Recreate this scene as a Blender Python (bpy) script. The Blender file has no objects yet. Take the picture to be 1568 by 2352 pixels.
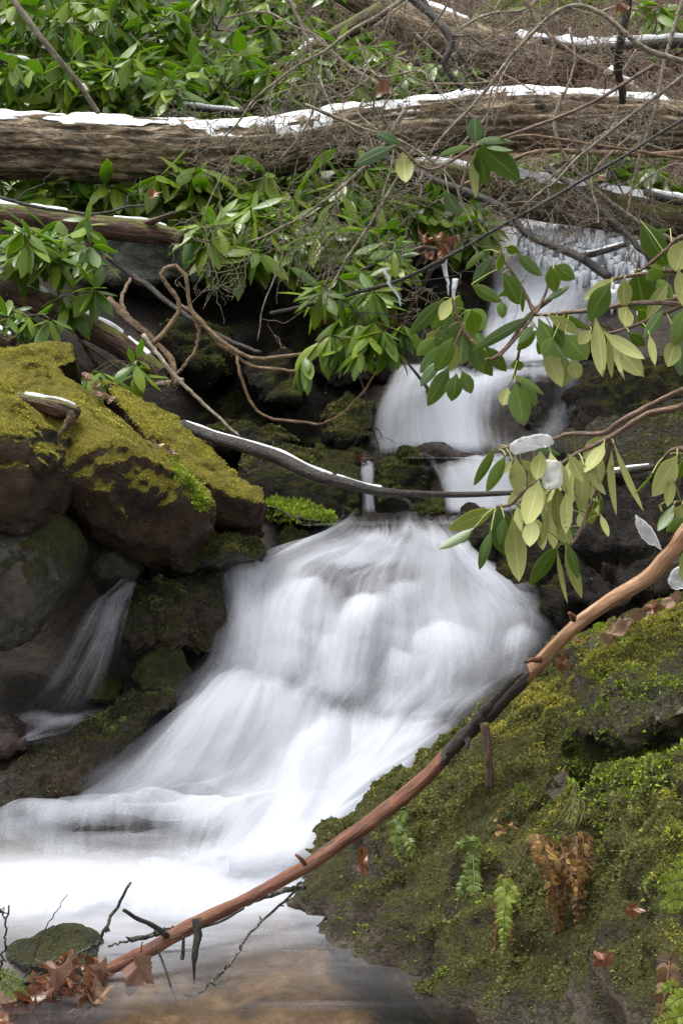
import bpy, bmesh, math, random
import numpy as np
from mathutils import Vector

# ------------------------------------------------------------------ camera, sky, sun, exposure
SC = bpy.context.scene
COL = SC.collection
CAM_H, PITCH, FPX = 1.04, math.radians(4.0), 3415.0
cam_d = bpy.data.cameras.new("camera")
cam = bpy.data.objects.new("camera", cam_d)
COL.objects.link(cam)
cam.location = (0, 0, CAM_H)
cam.rotation_euler = (math.radians(90) - PITCH, 0, 0)
cam_d.sensor_fit = 'VERTICAL'
cam_d.sensor_height = 24.0
cam_d.lens = 24.0 * FPX / 2352.0
cam_d.clip_start, cam_d.clip_end = 0.05, 400.0
cam_d.dof.use_dof = True
cam_d.dof.focus_distance = 3.1
cam_d.dof.aperture_fstop = 13.0
SC.camera = cam

SUN_EL, SUN_AZ = math.radians(74), math.radians(-75)     # azimuth measured from +Y towards +X
world = bpy.data.worlds.new("World")
SC.world = world
world.use_nodes = True
wn, wl = world.node_tree.nodes, world.node_tree.links
sky = wn.new('ShaderNodeTexSky')
sky.sky_type = 'NISHITA'
sky.sun_disc = False
sky.sun_elevation = SUN_EL
sky.sun_rotation = SUN_AZ
sky.dust_density = 3.0
hs = wn.new('ShaderNodeHueSaturation')
hs.inputs['Saturation'].default_value = 0.06
wl.new(sky.outputs[0], hs.inputs['Color'])
wl.new(hs.outputs[0], wn['Background'].inputs['Color'])
wn['Background'].inputs['Strength'].default_value = 0.15
sun_d = bpy.data.lights.new("sun", 'SUN')
sun_d.energy, sun_d.angle, sun_d.color = 1.5, math.radians(25), (1.0, 0.97, 0.92)
sun = bpy.data.objects.new("sun", sun_d)
COL.objects.link(sun)
sv = Vector((math.sin(SUN_AZ) * math.cos(SUN_EL), math.cos(SUN_AZ) * math.cos(SUN_EL), math.sin(SUN_EL)))
sun.rotation_euler = sv.to_track_quat('Z', 'Y').to_euler()
sun.location = sv * 30
SC.view_settings.view_transform = 'Standard'
SC.view_settings.look = 'None'
SC.view_settings.gamma = 1.0
SC.view_settings.exposure = 1.25
SC.cycles.transparent_max_bounces = 24
SC.cycles.max_bounces = 8
SC.cycles.use_denoising = True
SC.cycles.denoising_prefilter = 'NONE'

# ------------------------------------------------------------------ maths helpers
rng = np.random.default_rng(7)
cP, sP = math.cos(PITCH), math.sin(PITCH)

def P(px, py, d):
    """photo pixel (1568 x 2352 frame) at a forward distance d, as a world point"""
    xx, yy = (px - 784.0) / FPX, (py - 1176.0) / FPX
    return np.array((d * xx, d * (cP - yy * sP), CAM_H - d * (sP + yy * cP)))

def PA(rows):
    a = np.asarray(rows, float)
    xx, yy, d = (a[..., 0] - 784.0) / FPX, (a[..., 1] - 1176.0) / FPX, a[..., 2]
    return np.stack((d * xx, d * (cP - yy * sP), CAM_H - d * (sP + yy * cP)), -1)

def ground_d(py, z=0.0):
    return (CAM_H - z) / (sP + cP * (py - 1176.0) / FPX)

def _hash(i, j, k, s):
    h = (i * 374761393 + j * 668265263 + k * 2147483647 + s * 974634777) & 0xFFFFFFFF
    h = ((h ^ (h >> 13)) * 1274126177) & 0xFFFFFFFF
    return ((h ^ (h >> 16)) & 0xFFFF) / 32767.5 - 1.0

def noise(p, s=0):
    p = np.asarray(p, float)
    f = np.floor(p).astype(np.int64)
    u = p - f
    u = u * u * (3 - 2 * u)
    i, j, k = f[..., 0], f[..., 1], f[..., 2]
    x, y, z = u[..., 0], u[..., 1], u[..., 2]
    r = 0
    for a in (0, 1):
        for b in (0, 1):
            for c in (0, 1):
                w = (x if a else 1 - x) * (y if b else 1 - y) * (z if c else 1 - z)
                r = r + w * _hash(i + a, j + b, k + c, s)
    return r

def fbm(p, o=4, s=0):
    r, a = 0, 1.0
    p = np.asarray(p, float)
    for n in range(o):
        r = r + a * noise(p * (2.03 ** n) + 17.3 * n, s + n)
        a *= 0.5
    return r

def sstep(a, b, x):
    t = np.clip((np.asarray(x, float) - a) / (b - a), 0, 1)
    return t * t * (3 - 2 * t)

def unit(v):
    v = np.asarray(v, float)
    return v / np.maximum(np.linalg.norm(v, axis=-1, keepdims=True), 1e-9)

def spline(pts, n):
    """Catmull-Rom through rows of any width"""
    p = np.asarray(pts, float)
    if len(p) == 2:
        t = np.linspace(0, 1, n)[:, None]
        return p[0] * (1 - t) + p[1] * t
    q = np.concatenate((2 * p[:1] - p[1:2], p, 2 * p[-1:] - p[-2:-1]))
    t = np.linspace(0, len(p) - 1 - 1e-9, n)
    i = t.astype(int)
    u = (t - i).reshape((-1,) + (1,) * (p.ndim - 1))
    a, b, c, d = q[i], q[i + 1], q[i + 2], q[i + 3]
    return 0.5 * (2 * b + (c - a) * u + (2 * a - 5 * b + 4 * c - d) * u ** 2 + (3 * b - a - 3 * c + d) * u ** 3)

# ------------------------------------------------------------------ mesh helpers
class MB:
    def __init__(self):
        self.v, self.q, self.t, self.c, self.qm, self.tm, self.n = [], [], [], [], [], [], 0
    def add(self, v, quads=None, tris=None, co=None, mat=0):
        v = np.asarray(v, float).reshape(-1, 3)
        if quads is not None and len(quads):
            self.q.append(np.asarray(quads) + self.n); self.qm.append(np.full(len(quads), mat) if np.isscalar(mat) else mat)
        if tris is not None and len(tris):
            self.t.append(np.asarray(tris) + self.n); self.tm.append(np.full(len(tris), mat) if np.isscalar(mat) else mat)
        self.v.append(v)
        self.c.append(np.zeros_like(v) if co is None else np.asarray(co, float).reshape(-1, 3))
        self.n += len(v)
    def tube(self, pts, rad, sides=6, cap=True, mat=0, off=0.0, rough=0.0, seed=0):
        pts = np.asarray(pts, float)
        n = len(pts)
        rad = np.broadcast_to(np.asarray(rad, float), (n,))
        T = unit(np.gradient(pts, axis=0))
        k = np.argmin(np.abs(T).max(0))
        ref = np.zeros(3); ref[k] = 1
        A = unit(np.cross(T, ref)); B = np.cross(T, A)
        an = np.linspace(0, 2 * math.pi, sides, endpoint=False)
        ring = A[:, None] * np.cos(an)[None, :, None] + B[:, None] * np.sin(an)[None, :, None]
        s = np.concatenate(([0], np.cumsum(np.linalg.norm(np.diff(pts, axis=0), axis=1))))
        co = np.stack(np.broadcast_arrays(rad[:, None] * np.cos(an), rad[:, None] * np.sin(an), s[:, None] + off), -1)
        R = rad[:, None] * np.ones(sides)
        if rough:
            R = R * (1 + rough * fbm(np.stack((co[..., 0] / rad.max() * 1.3, co[..., 1] / rad.max() * 1.3, co[..., 2] / rad.max() * 0.5), -1), 3, seed))
        v = pts[:, None] + ring * R[..., None]
        i, j = np.meshgrid(np.arange(n - 1), np.arange(sides), indexing='ij')
        j2 = (j + 1) % sides
        q = np.stack((i * sides + j, i * sides + j2, (i + 1) * sides + j2, (i + 1) * sides + j), -1).reshape(-1, 4)
        v = v.reshape(-1, 3); co = co.reshape(-1, 3)
        tr = None
        if cap:
            v = np.concatenate((v, pts[:1], pts[-1:])); m = n * sides
            co = np.concatenate((co, [[0, 0, off]], [[0, 0, s[-1] + off]]))
            a = np.arange(sides); b = (a + 1) % sides
            tr = np.concatenate((np.stack((np.full(sides, m), b, a), -1), np.stack((np.full(sides, m + 1), (n - 1) * sides + a, (n - 1) * sides + b), -1)))
        self.add(v, q, tr, co, mat)
    def build(self, name, mats, parent=None, origin=None, smooth=True, extra=None):
        v = np.concatenate(self.v) if self.v else np.zeros((0, 3))
        co = np.concatenate(self.c) if self.c else np.zeros((0, 3))
        q = np.concatenate(self.q) if self.q else np.zeros((0, 4), int)
        t = np.concatenate(self.t) if self.t else np.zeros((0, 3), int)
        mi = np.concatenate(self.qm + self.tm) if (self.qm or self.tm) else np.zeros(0, int)
        return mesh_obj(name, v, q, t, mats, parent, origin, smooth, co, mi, extra)

def world_of(o):
    p = np.zeros(3)
    while o is not None:
        p = p + np.array(o.location); o = o.parent
    return p

def mesh_obj(name, v, q, t, mats, parent=None, origin=None, smooth=True, co=None, mi=None, extra=None):
    if parent is not None:
        org = world_of(parent)
    elif origin is None:
        org = np.array(((v[:, 0].min() + v[:, 0].max()) / 2, (v[:, 1].min() + v[:, 1].max()) / 2, v[:, 2].min()))
    else:
        org = np.asarray(origin, float)
    me = bpy.data.meshes.new(name)
    me.vertices.add(len(v)); me.vertices.foreach_set('co', (v - org).astype(np.float32).ravel())
    lv = np.concatenate((np.asarray(q).ravel(), np.asarray(t).ravel())).astype(np.int32)
    tot = np.concatenate((np.full(len(q), 4), np.full(len(t), 3))).astype(np.int32)
    me.loops.add(len(lv)); me.loops.foreach_set('vertex_index', lv)
    me.polygons.add(len(tot))
    me.polygons.foreach_set('loop_start', (np.cumsum(tot) - tot).astype(np.int32))
    if mi is not None and len(mi):
        me.polygons.foreach_set('material_index', np.asarray(mi, np.int32))
    me.polygons.foreach_set('use_smooth', np.full(len(tot), bool(smooth)))
    if co is not None:
        at = me.attributes.new('co3', 'FLOAT_VECTOR', 'POINT'); at.data.foreach_set('vector', co.astype(np.float32).ravel())
    for k, arr in (extra or {}).items():
        at = me.attributes.new(k, 'FLOAT', 'POINT'); at.data.foreach_set('value', np.asarray(arr, np.float32).ravel())
    me.update(calc_edges=True)
    me.validate()
    for m in (mats if isinstance(mats, (list, tuple)) else [mats]):
        me.materials.append(m)
    o = bpy.data.objects.new(name, me)
    COL.objects.link(o)
    if parent is not None:
        o.parent = parent
    else:
        o.location = org
    return o

def tag(o, label=None, cat=None, group=None, kind=None):
    for k, val in (('label', label), ('category', cat), ('group', group), ('kind', kind)):
        if val: o[k] = val
    return o

def thing(name, label, cat, loc, group=None):
    o = bpy.data.objects.new(name, None)
    o.empty_display_size = 0.05
    COL.objects.link(o)
    o.location = [float(c) for c in loc]
    return tag(o, label, cat, group)

def leaves(mb, B, D, N, L, W, droop=0.4, seg=5, fold=0.2, two=True, rnd=None, top=0, bot=1, tip=0.85, pet=0.06, wav=0.0):
    """n two-sheet leaf blades: base points, directions, upper normals, lengths, half widths"""
    B, D = np.atleast_2d(B).astype(float), unit(np.atleast_2d(D))
    n = len(B)
    N = np.atleast_2d(N).astype(float); N = np.broadcast_to(N, (n, 3))
    N = unit(N - D * (N * D).sum(1, keepdims=True))
    S = np.cross(N, D)
    L, W, droop = (np.broadcast_to(np.asarray(a, float), (n,)) for a in (L, W, droop))
    rnd = rng.random(n) if rnd is None else np.broadcast_to(np.asarray(rnd, float), (n,))
    t = np.linspace(0, 1, seg + 1)
    th = droop[:, None] * t
    C, Sn = np.cos(th)[..., None], np.sin(th)[..., None]
    dr = D[:, None] * C - N[:, None] * Sn
    nr = N[:, None] * C + D[:, None] * Sn
    step = (dr[:, :-1] + dr[:, 1:]) / 2 * (L[:, None, None] / seg)
    pos = B[:, None] + np.concatenate((np.zeros((n, 1, 3)), np.cumsum(step, 1)), 1)
    x = np.clip((t - pet) / (1 - pet), 0, 1)
    prof = np.sin(math.pi * x ** tip) ** 0.70 if tip else np.ones_like(x)
    prof = np.maximum(prof, 0.05)
    prof[-1] = 0.02
    w = W[:, None] * prof
    if wav:
        w = w * (1 + wav * (rng.random((n, seg + 1)) - 0.5))
    ed = -nr * (fold * w)[..., None]
    lft, rgt = pos - S[:, None] * w[..., None] + ed, pos + S[:, None] * w[..., None] + ed
    V = np.stack((lft, pos, rgt), 2)                                   # n, seg+1, 3, 3
    m = (seg + 1) * 3
    i = np.arange(seg)[:, None] * 3 + np.array((0, 1))
    f = np.stack((i, i + 1, i + 4, i + 3), -1).reshape(-1, 4)
    F = (f[None] + (np.arange(n) * m)[:, None, None]).reshape(-1, 4)
    co = np.zeros((n, seg + 1, 3, 3))
    co[..., 0] = t[None, :, None]; co[..., 1] = np.array((-1, 0, 1)); co[..., 2] = rnd[:, None, None]
    mb.add(V, F, None, co, top)
    if two:
        mb.add(V - nr[:, :, None] * 0.0008, F[:, ::-1], None, co, bot)

# ------------------------------------------------------------------ materials
class NT:
    def __init__(self, name):
        self.m = bpy.data.materials.new(name); self.m.use_nodes = True
        self.t = self.m.node_tree; self.n = self.t.nodes; self.l = self.t.links
        self.b = self.n['Principled BSDF']; self.out = self.n['Material Output']
    def node(self, k, **kw):
        o = self.n.new(k)
        for a, v in kw.items():
            setattr(o, a, v)
        return o
    def set(self, sock, v):
        if hasattr(v, 'is_output') or isinstance(v, bpy.types.NodeSocket):
            self.l.new(v, sock)
        elif isinstance(v, (tuple, list)) and len(v) == 3 and sock.type == 'RGBA':
            sock.default_value = (*v, 1)
        else:
            sock.default_value = v
    def attr(self, name, out='Fac'):
        o = self.node('ShaderNodeAttribute'); o.attribute_name = name
        return o.outputs[out]
    def obj(self):
        return self.node('ShaderNodeTexCoord').outputs['Object']
    def geo(self, out):
        return self.node('ShaderNodeNewGeometry').outputs[out]
    def vmul(self, v, s):
        o = self.node('ShaderNodeVectorMath', operation='MULTIPLY'); self.set(o.inputs[0], v); o.inputs[1].default_value = s
        return o.outputs[0]
    def noise(self, vec, scale, detail=4, rough=0.55, dist=0.0):
        o = self.node('ShaderNodeTexNoise'); self.set(o.inputs['Vector'], vec)
        for k, v in (('Scale', scale), ('Detail', detail), ('Roughness', rough), ('Distortion', dist)):
            o.inputs[k].default_value = v
        return o.outputs['Fac']
    def math(self, op, a, b=0.0, clamp=False):
        o = self.node('ShaderNodeMath', operation=op, use_clamp=clamp); self.set(o.inputs[0], a); self.set(o.inputs[1], b)
        return o.outputs[0]
    def step(self, x, a, b, lo=0.0, hi=1.0):
        o = self.node('ShaderNodeMapRange', interpolation_type='SMOOTHSTEP'); self.set(o.inputs[0], x)
        for i, v in zip((1, 2, 3, 4), (a, b, lo, hi)):
            o.inputs[i].default_value = v
        return o.outputs[0]
    def mix(self, f, a, b):
        o = self.node('ShaderNodeMix', data_type='RGBA'); self.set(o.inputs['Factor'], f)
        self.set(o.inputs[6], a); self.set(o.inputs[7], b)
        return o.outputs[2]
    def ramp(self, f, stops):
        o = self.node('ShaderNodeValToRGB'); self.set(o.inputs[0], f)
        e = o.color_ramp.elements
        while len(e) < len(stops): e.new(0.5)
        for x, (p, c) in zip(e, stops):
            x.position = p; x.color = (*c, 1)
        return o.outputs[0]
    def sep(self, v):
        o = self.node('ShaderNodeSeparateXYZ'); self.set(o.inputs[0], v); return o.outputs
    def bump(self, h, strength=0.5, dist=0.01):
        o = self.node('ShaderNodeBump'); self.set(o.inputs['Height'], h)
        o.inputs['Strength'].default_value = strength; o.inputs['Distance'].default_value = dist
        self.l.new(o.outputs[0], self.b.inputs['Normal']); return o.outputs[0]
    def p(self, **kw):
        for k, v in kw.items():
            self.set(self.b.inputs[k.replace('_', ' ')], v)
        return self.m

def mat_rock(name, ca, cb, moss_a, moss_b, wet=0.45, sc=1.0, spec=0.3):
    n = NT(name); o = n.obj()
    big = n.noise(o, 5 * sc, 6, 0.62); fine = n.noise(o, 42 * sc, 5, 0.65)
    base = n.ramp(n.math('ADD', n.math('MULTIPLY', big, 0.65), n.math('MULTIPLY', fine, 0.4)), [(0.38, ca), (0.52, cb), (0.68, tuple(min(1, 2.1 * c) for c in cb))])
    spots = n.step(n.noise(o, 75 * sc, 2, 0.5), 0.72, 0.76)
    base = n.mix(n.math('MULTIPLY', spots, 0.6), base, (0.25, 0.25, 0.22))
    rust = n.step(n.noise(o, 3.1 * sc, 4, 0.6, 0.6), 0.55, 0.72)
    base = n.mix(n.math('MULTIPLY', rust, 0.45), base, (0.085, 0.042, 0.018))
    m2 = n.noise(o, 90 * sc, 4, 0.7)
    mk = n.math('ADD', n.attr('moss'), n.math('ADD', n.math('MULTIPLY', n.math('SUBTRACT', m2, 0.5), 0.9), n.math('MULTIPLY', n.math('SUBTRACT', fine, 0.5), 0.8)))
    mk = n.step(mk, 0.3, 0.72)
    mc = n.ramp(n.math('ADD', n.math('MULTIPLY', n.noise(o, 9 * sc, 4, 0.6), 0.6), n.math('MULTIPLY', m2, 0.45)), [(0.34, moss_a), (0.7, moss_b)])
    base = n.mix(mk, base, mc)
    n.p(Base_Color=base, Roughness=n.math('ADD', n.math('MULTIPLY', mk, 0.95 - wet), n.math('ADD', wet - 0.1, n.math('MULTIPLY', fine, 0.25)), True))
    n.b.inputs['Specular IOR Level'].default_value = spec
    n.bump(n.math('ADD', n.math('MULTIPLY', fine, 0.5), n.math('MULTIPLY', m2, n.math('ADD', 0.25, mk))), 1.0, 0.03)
    return n.m

MOSS_Y = ((0.10, 0.085, 0.015), (0.30, 0.265, 0.038))
MOSS_G = ((0.022, 0.022, 0.007), (0.085, 0.088, 0.018))
M = {}
M['rock_brown'] = mat_rock('rock_brown', (0.005, 0.0036, 0.0022), (0.025, 0.017, 0.010), *MOSS_Y, 0.6, 1.0, 0.2)
M['rock_mossy'] = mat_rock('rock_mossy', (0.007, 0.0055, 0.0035), (0.032, 0.025, 0.015), *MOSS_G)
M['rock_near'] = mat_rock('rock_near', (0.014, 0.012, 0.009), (0.07, 0.058, 0.041), (0.028, 0.028, 0.010), (0.13, 0.125, 0.03), 0.6, 1.4)
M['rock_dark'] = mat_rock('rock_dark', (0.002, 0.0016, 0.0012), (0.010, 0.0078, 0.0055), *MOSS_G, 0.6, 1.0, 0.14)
M['rock_grey'] = mat_rock('rock_grey', (0.025, 0.03, 0.024), (0.075, 0.085, 0.066), *MOSS_G, 0.7)
M['rock_olive'] = mat_rock('rock_olive', (0.014, 0.013, 0.010), (0.05, 0.046, 0.036), *MOSS_G, 0.6)
M['rock_wet'] = mat_rock('rock_wet', (0.010, 0.007, 0.006), (0.038, 0.026, 0.021), *MOSS_G, 0.35)

def mat_ground():
    n = NT('leaf_litter_ground'); o = n.obj()
    a = n.noise(o, 6, 6, 0.65); b = n.noise(o, 45, 5, 0.7)
    c = n.ramp(n.math('ADD', n.math('MULTIPLY', a, 0.5), n.math('MULTIPLY', b, 0.55)), [(0.3, (0.003, 0.002, 0.001)), (0.5, (0.011, 0.0075, 0.0045)), (0.66, (0.045, 0.03, 0.017)), (0.8, (0.16, 0.11, 0.065))])
    br = n.attr('brown')
    c2 = n.ramp(b, [(0.3, (0.10, 0.068, 0.045)), (0.55, (0.24, 0.165, 0.115)), (0.75, (0.42, 0.32, 0.23))])
    c = n.mix(br, c, c2)
    sand = n.attr('sand')
    c = n.mix(sand, c, n.ramp(n.noise(o, 14, 6, 0.6), [(0.3, (0.05, 0.034, 0.02)), (0.55, (0.2, 0.135, 0.075)), (0.72, (0.38, 0.28, 0.17))]))
    n.bump(n.math('ADD', a, b), 0.8, 0.03)
    return n.p(Base_Color=c, Roughness=0.85)
M['ground'] = mat_ground()

def mat_water(name, body=(0.66, 0.685, 0.74), amp=1.15, sx=14.0, sy=1.1):
    """white aerated water: thin where the sheet runs thin, streaked along the flow"""
    n = NT(name); c = n.attr('co3', 'Vector')
    s1 = n.noise(n.vmul(c, (sx, sy, 3)), 1.0, 3, 0.5, 0.2)
    s2 = n.noise(n.vmul(c, (sx * 3.3, sy * 1.6, 7)), 1.0, 3, 0.55)
    s3 = n.noise(n.vmul(c, (sx * 8.5, sy * 1.3, 9)), 1.0, 2, 0.5)
    st = n.math('ADD', n.math('MULTIPLY', s1, 0.5), n.math('ADD', n.math('MULTIPLY', s2, 0.4), n.math('MULTIPLY', s3, 0.12)))
    pt = n.noise(n.vmul(c, (5.5, 3.2, 5)), 1.0, 3, 0.55, 0.6)
    a = n.math('ADD', n.attr('dens'), n.math('MULTIPLY', n.math('SUBTRACT', st, 0.53), amp))
    a = n.math('ADD', a, n.math('MULTIPLY', n.math('SUBTRACT', pt, 0.5), 0.9))
    a = n.math('MULTIPLY', n.math('MULTIPLY', n.step(a, 0.12, 1.15), 0.75), n.attr('edge'))
    dif = n.node('ShaderNodeBsdfDiffuse'); n.set(dif.inputs['Color'], body)
    tl = n.node('ShaderNodeBsdfTranslucent'); n.set(tl.inputs['Color'], body)
    mx = n.node('ShaderNodeMixShader'); mx.inputs[0].default_value = 0.4
    n.l.new(dif.outputs[0], mx.inputs[1]); n.l.new(tl.outputs[0], mx.inputs[2])
    tr = n.node('ShaderNodeBsdfTransparent')
    m2 = n.node('ShaderNodeMixShader'); n.set(m2.inputs[0], a)
    n.l.new(tr.outputs[0], m2.inputs[1]); n.l.new(mx.outputs[0], m2.inputs[2])
    n.l.new(m2.outputs[0], n.out.inputs['Surface'])
    return n.m
M['water'] = mat_water('white_water')
M['spray'] = mat_water('thin_water', amp=1.5, sx=30.0, sy=0.8)

def mat_pool():
    n = NT('clear_brown_water'); c = n.obj()
    sw = n.noise(n.vmul(c, (2.2, 11, 1)), 1.0, 4, 0.55, 0.9)
    sw2 = n.noise(n.vmul(c, (5, 22, 1)), 1.0, 3, 0.5, 0.5)
    bump = n.bump(n.math('ADD', sw, n.math('MULTIPLY', sw2, 0.3)), 0.13, 0.03)
    gl = n.node('ShaderNodeBsdfGlossy'); gl.inputs['Roughness'].default_value = 0.22; n.l.new(bump, gl.inputs['Normal'])
    gl.inputs['Color'].default_value = (0.95, 0.97, 1, 1)
    tr = n.node('ShaderNodeBsdfTransparent'); tr.inputs[0].default_value = (0.86, 0.79, 0.68, 1)
    fr = n.node('ShaderNodeFresnel'); fr.inputs['IOR'].default_value = 1.33; n.l.new(bump, fr.inputs['Normal'])
    mx = n.node('ShaderNodeMixShader'); n.l.new(fr.outputs[0], mx.inputs[0])
    n.l.new(tr.outputs[0], mx.inputs[1]); n.l.new(gl.outputs[0], mx.inputs[2])
    df = n.node('ShaderNodeBsdfDiffuse'); df.inputs['Color'].default_value = (0.58, 0.60, 0.65, 1)
    fo = n.math('ADD', n.attr('dens'), n.math('MULTIPLY', n.math('SUBTRACT', n.math('ADD', n.math('MULTIPLY', sw, 0.6), n.math('MULTIPLY', sw2, 0.4)), 0.5), 0.30))
    fo = n.step(fo, 0.0, 1.0)
    m2 = n.node('ShaderNodeMixShader'); n.set(m2.inputs[0], fo)
    n.l.new(mx.outputs[0], m2.inputs[1]); n.l.new(df.outputs[0], m2.inputs[2])
    n.l.new(m2.outputs[0], n.out.inputs['Surface'])
    return n.m
M['pool'] = mat_pool()

def mat_bark(name, ca, cb, cc, sc=1.0, moss=0.0, st=0.12, rough=0.8, mossc=(0.11, 0.12, 0.015)):
    n = NT(name); c = n.attr('co3', 'Vector')
    g = n.noise(n.vmul(c, (60 * sc, 60 * sc, 60 * sc * st)), 1.0, 6, 0.65, 1.1)
    g2 = n.noise(n.vmul(c, (14 * sc, 14 * sc, 14 * sc * 0.5)), 1.0, 4, 0.6)
    base = n.ramp(n.math('ADD', n.math('MULTIPLY', g, 0.7), n.math('MULTIPLY', g2, 0.3)), [(0.39, ca), (0.5, cb), (0.62, cc)])
    if moss:
        nz = n.sep(n.geo('Normal'))[2]
        mk = n.step(n.math('ADD', n.math('MULTIPLY', nz, 0.35), g2), 1.02 - moss, 1.15 - moss)
        base = n.mix(n.math('MULTIPLY', mk, 0.9), base, n.mix(g, tuple(0.45 * x for x in mossc), tuple(1.5 * x for x in mossc)))
    n.bump(n.math('ADD', g, n.math('MULTIPLY', g2, 0.6)), 1.0, 0.03 / sc)
    return n.p(Base_Color=base, Roughness=rough)
M['bark_log'] = mat_bark('furrowed_bark', (0.02, 0.013, 0.009), (0.16, 0.115, 0.07), (0.50, 0.39, 0.26), 0.8, 0.20, 0.24)
M['bark_mossy'] = mat_bark('mossy_bark', (0.018, 0.013, 0.008), (0.09, 0.062, 0.036), (0.22, 0.16, 0.09), 1.2, 0.48)
M['bark_red'] = mat_bark('red_brown_bark', (0.014, 0.008, 0.005), (0.075, 0.036, 0.02), (0.19, 0.1, 0.06), 1.6, 0.40)
M['bark_dark'] = mat_bark('dark_wet_bark', (0.006, 0.005, 0.004), (0.024, 0.018, 0.013), (0.075, 0.058, 0.042), 3.0, 0, 0.3, 0.5)
M['bark_dead'] = mat_bark('grey_dead_twig', (0.08, 0.066, 0.048), (0.26, 0.22, 0.155), (0.5, 0.45, 0.34), 3.0, 0, 0.3)
M['bark_tan'] = mat_bark('tan_twig', (0.07, 0.04, 0.02), (0.22, 0.135, 0.07), (0.42, 0.29, 0.17), 3.0, 0, 0.3, 0.6)
M['bark_brush'] = mat_bark('brown_brush', (0.12, 0.082, 0.062), (0.30, 0.215, 0.16), (0.5, 0.4, 0.31), 3.0, 0, 0.3)
M['bark_pale'] = mat_bark('pale_bleached_wood', (0.12, 0.1, 0.075), (0.28, 0.24, 0.18), (0.46, 0.42, 0.34), 2.0, 0, 0.2)
M['bark_lichen'] = mat_bark('lichen_twig', (0.012, 0.010, 0.008), (0.04, 0.034, 0.025), (0.33, 0.35, 0.28), 2.2, 0, 0.9)
M['bark_stem'] = mat_bark('rhododendron_stem', (0.035, 0.022, 0.013), (0.11, 0.07, 0.042), (0.22, 0.155, 0.1), 3.0, 0, 0.3)

def mat_leaf(name, dark, lite, rib, rough=0.32, trans=0.25, tcol=None):
    n = NT(name); c = n.sep(n.attr('co3', 'Vector'))
    mid = n.step(n.math('ABSOLUTE', c[1]), 0.03, 0.12, 1.0, 0.0)
    col = n.mix(c[2], dark, lite)
    vein = n.noise(n.obj(), 55, 3, 0.6)
    col = n.mix(n.math('MULTIPLY', vein, 0.35), col, tuple(0.55 * x for x in dark))
    col = n.mix(n.math('MULTIPLY', mid, 0.7), col, rib)
    blot = n.noise(n.obj(), 28, 4, 0.65)
    col = n.mix(n.math('MULTIPLY', n.step(n.math('ADD', blot, n.math('MULTIPLY', n.step(c[0], 0.75, 1.0), 0.1)), 0.66, 0.70), 0.75), col, (0.09, 0.05, 0.02))
    n.p(Base_Color=col, Roughness=rough)
    n.bump(n.math('ADD', mid, n.math('MULTIPLY', vein, 0.5)), 0.25, 0.002)
    tl = n.node('ShaderNodeBsdfTranslucent'); n.set(tl.inputs['Color'], tcol or lite)
    mx = n.node('ShaderNodeMixShader'); mx.inputs[0].default_value = trans
    n.l.new(n.b.outputs[0], mx.inputs[1]); n.l.new(tl.outputs[0], mx.inputs[2]); n.l.new(mx.outputs[0], n.out.inputs['Surface'])
    return n.m
M['leaf_top'] = mat_leaf('rhododendron_leaf_upper', (0.03, 0.075, 0.026), (0.13, 0.21, 0.02), (0.22, 0.28, 0.06), 0.33, 0.38, (0.32, 0.46, 0.03))
M['leaf_under'] = mat_leaf('rhododendron_leaf_underside', (0.30, 0.33, 0.09), (0.54, 0.55, 0.20), (0.62, 0.63, 0.28), 0.6, 0.35, (0.42, 0.5, 0.08))
M['leaf_far'] = mat_leaf('rhododendron_leaf_far', (0.06, 0.14, 0.024), (0.31, 0.40, 0.032), (0.24, 0.32, 0.06), 0.30, 0.48, (0.40, 0.58, 0.03))
M['leaf_farunder'] = mat_leaf('rhododendron_leaf_far_underside', (0.10, 0.17, 0.04), (0.19, 0.28, 0.05), (0.22, 0.28, 0.08), 0.55, 0.42, (0.30, 0.52, 0.03))
M['fern'] = mat_leaf('green_fern', (0.065, 0.105, 0.008), (0.21, 0.265, 0.016), (0.12, 0.15, 0.02), 0.6, 0.3)
M['fern_dark'] = mat_leaf('dark_green_fern', (0.035, 0.065, 0.006), (0.13, 0.175, 0.010), (0.10, 0.13, 0.02), 0.55, 0.2)
M['fern_dead'] = mat_leaf('withered_fern', (0.025, 0.010, 0.006), (0.46, 0.28, 0.075), (0.16, 0.07, 0.03), 0.7, 0.15)
M['dead_leaf'] = mat_leaf('dead_leaf', (0.06, 0.019, 0.009), (0.34, 0.145, 0.065), (0.05, 0.02, 0.012), 0.3, 0.12)
M['dead_leaf_pale'] = mat_leaf('dead_leaf_pale', (0.15, 0.075, 0.05), (0.46, 0.31, 0.19), (0.10, 0.05, 0.03), 0.6, 0.1)

def mat_simple(name, col, rough=0.6, **kw):
    n = NT(name); o = n.obj()
    f = n.noise(o, 60, 4, 0.6)
    n.bump(f, 0.5, 0.01)
    return n.p(Base_Color=n.mix(f, tuple(0.82 * c for c in col), col), Roughness=rough, **kw)
M['snow'] = mat_simple('snow', (0.84, 0.86, 0.89), 0.7)
M['moss_leaf'] = None
def mat_moss(name, a, b):
    n = NT(name); c = n.sep(n.attr('co3', 'Vector'))
    n.p(Base_Color=n.ramp(c[2], [(0.0, (0.035, 0.024, 0.012)), (0.25, a), (0.85, b)]), Roughness=0.75)
    tl = n.node('ShaderNodeBsdfTranslucent'); n.set(tl.inputs['Color'], b)
    mx = n.node('ShaderNodeMixShader'); mx.inputs[0].default_value = 0.25
    n.l.new(n.b.outputs[0], mx.inputs[1]); n.l.new(tl.outputs[0], mx.inputs[2]); n.l.new(mx.outputs[0], n.out.inputs['Surface'])
    return n.m
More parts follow.
